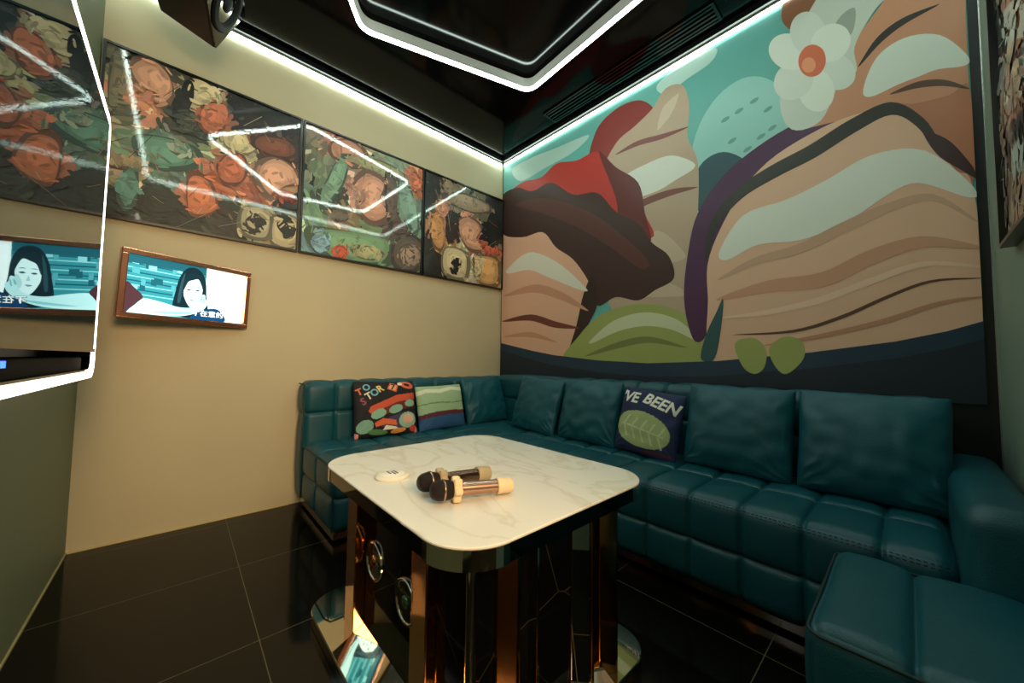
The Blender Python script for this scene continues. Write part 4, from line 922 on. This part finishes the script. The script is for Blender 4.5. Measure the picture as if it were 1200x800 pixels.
pr = [(el(-0.08, -0.24, 0.90, 0.52, -6), (168, 180, 122)),
      ([(-0.94, -0.14), (-0.4, -0.17), (0.2, -0.24), (0.82, -0.36), (0.2, -0.28), (-0.4, -0.21)], (206, 212, 172))]
for k in range(5):
    u0_ = -0.68+0.28*k; v0_ = -0.16-0.045*k
    pr.append(([(u0_, v0_), (u0_+0.16, v0_+0.30), (u0_+0.22, v0_+0.29), (u0_+0.06, v0_-0.01)], (196, 204, 158)))
    pr.append(([(u0_, v0_), (u0_+0.14, v0_-0.34), (u0_+0.20, v0_-0.33), (u0_+0.06, v0_-0.02)], (196, 204, 158)))
pr.append(([(-0.2, -0.88), (0.9, -0.84), (0.9, -0.76), (0.2, -0.80)], (96, 34, 44)))
cushion('cushion', 'navy cushion with white lettering over a pale green leaf shape', 0.37, 0.375, 0.12, (1.736, -0.43, 0.425), R, 0.24, -0.09, GP, 8, 100, M_PRINT, pr, (26, 38, 78),
        [("'VE", 0.088, -0.66, 0.66, -0.02, M_WHITE, 0.15), ('BEEN', 0.088, 0.36, 0.60, -0.22, M_WHITE, 0.15)])

# ------------------------------------------------------------------ table
TX, TYC, TZ = 1.70, -1.55, 0.585
tb = thing('coffee_table', 'square white marble table on a black pedestal with copper mirror strips', 'table', (TX, TYC, 0))
ol = rrect(1.288-TX, -1.955-TYC, 2.172-TX, -1.205-TYC, 0.13, 12)
m = MB(); slab(m, ol, TZ-0.007, TZ, 0.002); m.build('tabletop', M_MARBLE, tb)
ol2 = rrect(1.291-TX, -1.952-TYC, 2.169-TX, -1.208-TYC, 0.127, 12)
m = MB(); slab(m, ol2, TZ-0.048, TZ-0.007, 0.002); m.build('edge_band', M_DCHROME, tb)
for k in range(4):                                    # added lighter chrome arcs, imitating bright reflections at the band's corners
    arc = ol2[13*k:13*k+13]
    m = MB(); N = len(arc); vs = []; fs = []
    for x, y in arc:
        i_ = arc.index((x, y)); a_ = Vector(arc[max(0, i_-1)]); b_ = Vector(arc[min(N-1, i_+1)]); t_ = (b_-a_).normalized(); n_ = Vector((t_.y, -t_.x))
        for o_, z_ in ((-0.004, TZ-0.0485), (0.0018, TZ-0.0485), (0.0018, TZ-0.0075), (-0.004, TZ-0.0075)):
            vs.append((x+n_.x*o_, y+n_.y*o_, z_))
    for i_ in range(N-1):
        for j_ in range(4): fs.append((4*i_+j_, 4*i_+(j_+1) % 4, 4*i_+4+(j_+1) % 4, 4*i_+4+j_))
    m.add(vs, fs+[(3, 2, 1, 0), (4*N-4, 4*N-3, 4*N-2, 4*N-1)], 0, None, False); m.build('corner_glint', M_CHROME, tb)
m = MB(); slab(m, rrect(1.175-TX, -1.955-TYC, 2.15-TX, -1.17-TYC, 0.11, 10), 0.0, 0.040, 0.003); m.build('base_plate', M_MIRROR, tb)
cx0, cx1, cy0, cy1 = 1.355-TX, 2.085-TX, -1.855-TYC, -1.36-TYC
zt = TZ-0.048
m = MB(); m.box((cx0, cy0, 0.040), (cx1, cy1, zt)); m.build('pedestal', M_BMARBLE, tb)
def pil(x0, y0, x1, y1, mt, z0=0.040):
    return MB().box((x0-TX, y0-TYC, z0), (x1-TX, y1-TYC, zt)).build('mirror_strip', mt, tb, bevel=0.0025)
def prism(pts, mt, z0=0.040):
    """upright mirror strip with a slanted front face"""
    N = len(pts); vs = [(x-TX, y-TYC, z0) for x, y in pts]+[(x-TX, y-TYC, zt) for x, y in pts]
    fs = [tuple(range(N))[::-1], tuple(range(N, 2*N))]+[(k, (k+1) % N, N+(k+1) % N, N+k) for k in range(N)]
    return MB().add(vs, fs).build('mirror_strip', mt, tb, bevel=0.002)
prism([(1.33, -1.860), (1.492, -1.890), (1.498, -1.890), (1.498, -1.855), (1.33, -1.855)], M_COPPER)
prism([(1.818, -1.859), (1.938, -1.883), (1.944, -1.883), (1.944, -1.855), (1.818, -1.855)], M_COPPER)
prism([(2.085, -1.792), (2.094, -1.792), (2.118, -1.752), (2.118, -1.742), (2.085, -1.742)], M_COPPER)
pil(2.085, -1.680, 2.112, -1.672, M_CHROME)
prism([(2.085, -1.522), (2.090, -1.522), (2.112, -1.472), (2.112, -1.462), (2.085, -1.462)], M_MIRROR)
pil(2.085, -1.462, 2.116, -1.452, M_COPPER)
prism([(2.085, -1.402), (2.098, -1.402), (2.124, -1.352), (2.124, -1.344), (2.085, -1.344)], M_COPPER)
pil(1.325, -1.855, 1.355, -1.70, M_COPPER); pil(1.325, -1.52, 1.355, -1.36, M_COPPER); pil(1.45, -1.36, 1.58, -1.33, M_COPPER); pil(1.85, -1.36, 1.98, -1.33, M_COPPER)
m = MB(); lathe(m, [(0.04, 0.012), (zt, 0.012)], Matrix.Translation((2.092-TX, -1.862-TYC, 0)) @ Matrix.Rotation(-PI/2, 4, 'Y'), 14); m.build('corner_trim', M_CHROME, tb)
def wedge(a, b, out, z1, mt):
    """sloping mirror skirt from the pedestal face down to the base plate"""
    a, b, o = Vector((a[0]-TX, a[1]-TYC, 0)), Vector((b[0]-TX, b[1]-TYC, 0)), Vector((out[0], out[1], 0))
    z0 = Vector((0, 0, 0.0405)); up = Vector((0, 0, z1))
    mid = (a+b)/2
    vs = [a+z0, b+z0, b+o+z0, a+o+z0, a+up, b+up]
    MB().add(vs, [(0, 1, 2, 3), (3, 2, 5, 4), (0, 4, 5, 1), (0, 3, 4), (1, 5, 2)]).build('mirror_skirt', mt, tb)
wedge((1.50, -1.856), (1.83, -1.856), (0, -0.095), 0.082, M_MIRROR)
wedge((2.086, -1.45), (2.086, -1.392), (0.06, 0), 0.07, M_MIRROR)
wedge((2.086, -1.665), (2.086, -1.525), (0.06, 0), 0.05, M_COPPER)
def medallion(x, z, r, label_m):
    m = MB(); M_ = Matrix.Translation((x-TX, -1.855-TYC, z)) @ Matrix.Rotation(-PI/2, 4, 'Z')
    lathe(m, [(0.0, r), (0.006, r), (0.009, r*0.94), (0.006, r*0.86), (0.004, r*0.84)], M_, 32, cap=True)
    for k in range(12):
        a = 2*PI*k/12
        q = M_ @ Matrix.Rotation(a, 4, 'X')
        pts = [(0.007, 0, r*0.30), (0.007, r*0.10, r*0.5), (0.007, 0, r*0.80), (0.007, -r*0.10, r*0.5), (0.003, 0, r*0.5)]
        m.add([q @ Vector(p) for p in pts], [(0, 1, 2, 3)], 0)
    md = m.build('medallion', M_CHROME, tb)
    m = MB(); lathe(m, [(0.004, r*0.28), (0.009, r*0.25), (0.010, 0.001)], M_, 18); m.build('boss', label_m, md)
medallion(1.573, 0.312, 0.060, M_COPPER); medallion(1.79, 0.292, 0.060, mat('green_enamel', (70, 120, 90), 0.2, 0.8))

# ------------------------------------------------------------------ microphones and call button
def mic(label, head, tail, body, ring_m, cap_m):
    z = TZ+0.034
    a = Vector((head[0], head[1], z)); b = Vector((tail[0], tail[1], z-0.010))
    ex = (b-a).normalized(); L = (b-a).length; ey = Vector((0, 0, 1)).cross(ex).normalized(); ez = ex.cross(ey)
    t = thing('microphone', label, 'microphone', M=frame_M(a, ex, ey, ez), group='wireless microphones on the table')
    I = Matrix.Identity(4)
    m = MB(); lathe(m, [(-0.028, 0.004), (-0.0265, 0.012), (-0.022, 0.0185), (-0.014, 0.0232), (-0.004, 0.0252), (0.004, 0.0255)], I, 28); m.build('grille', M_GRILLE, t)
    m = MB(); lathe(m, [(0.004, 0.0255), (0.004, 0.0268), (0.009, 0.0268), (0.009, 0.0250)], I, 28); m.build('grille_band', M_PINK, t)
    m = MB(); lathe(m, [(0.009, 0.0250), (0.020, 0.0235), (0.030, 0.0205), (0.036, 0.0190)], I, 28); m.build('lower_grille', M_GRILLE, t)
    m = MB()
    K = 6; n = 48; prof = []
    for x, s in ((0.030, 0.94), (0.034, 1.0), (0.046, 1.0), (0.050, 0.94)):
        for k in range(n):
            an = 2*PI*k/n; rr = (0.0285+0.0048*math.cos(K*an))*s
            prof.append((x, rr*math.cos(an), rr*math.sin(an)))
    fs = []
    for i in range(3):
        for k in range(n): fs.append((i*n+k, i*n+(k+1) % n, (i+1)*n+(k+1) % n, (i+1)*n+k))
    fs.append(tuple(range(n))[::-1]); fs.append(tuple(range(3*n, 4*n)))
    m.add(prof, fs, 0, None, True); m.build('anti_roll_ring', ring_m, t)
    m = MB(); lathe(m, [(0.050, 0.0188), (0.060, 0.0182), (L-0.05, 0.0172), (L-0.046, 0.0172)], I, 28); m.build('body', body, t)
    m = MB(); lathe(m, [(L-0.046, 0.0205), (L-0.043, 0.0225), (L-0.034, 0.0215), (L-0.01, 0.0200), (L-0.003, 0.0190), (L, 0.015)], I, 28); m.build('end_cap', cap_m, t)
mic('microphone with grey anti-roll ring, the one lying farther back on the table', (1.845, -1.832), (1.862, -1.632), M_MICB, M_RUBBERG, M_RUBBERG)
mic('microphone with cream ring and cream end cap, the one lying nearer the front', (1.923, -1.838), (1.985, -1.652), M_PINK, M_RUBBER, M_RUBBER)
t = thing('call_button', 'round white disc lying on the marble table left of the microphones', 'call button', (1.643, -1.838, TZ))
m = MB(); lathe(m, [(0.0, 0.050), (0.004, 0.053), (0.009, 0.050), (0.011, 0.044)], Matrix.Rotation(-PI/2, 4, 'Y'), 36); m.build('body', M_PLASTIC, t)
m = MB(); lathe(m, [(0.0108, 0.036), (0.0125, 0.034), (0.0128, 0.001)], Matrix.Rotation(-PI/2, 4, 'Y'), 36); fc = m.build('button', M_WHITE, t)
m = MB()
for k, (x0, x1, y) in enumerate(((-0.018, 0.016, 0.010), (-0.012, 0.020, 0.001), (-0.020, 0.008, -0.009))):
    m.box((x0, y-0.0022, 0.0126), (x1, y+0.0022, 0.0134))
m.build('printed_mark', M_BLACK, fc)
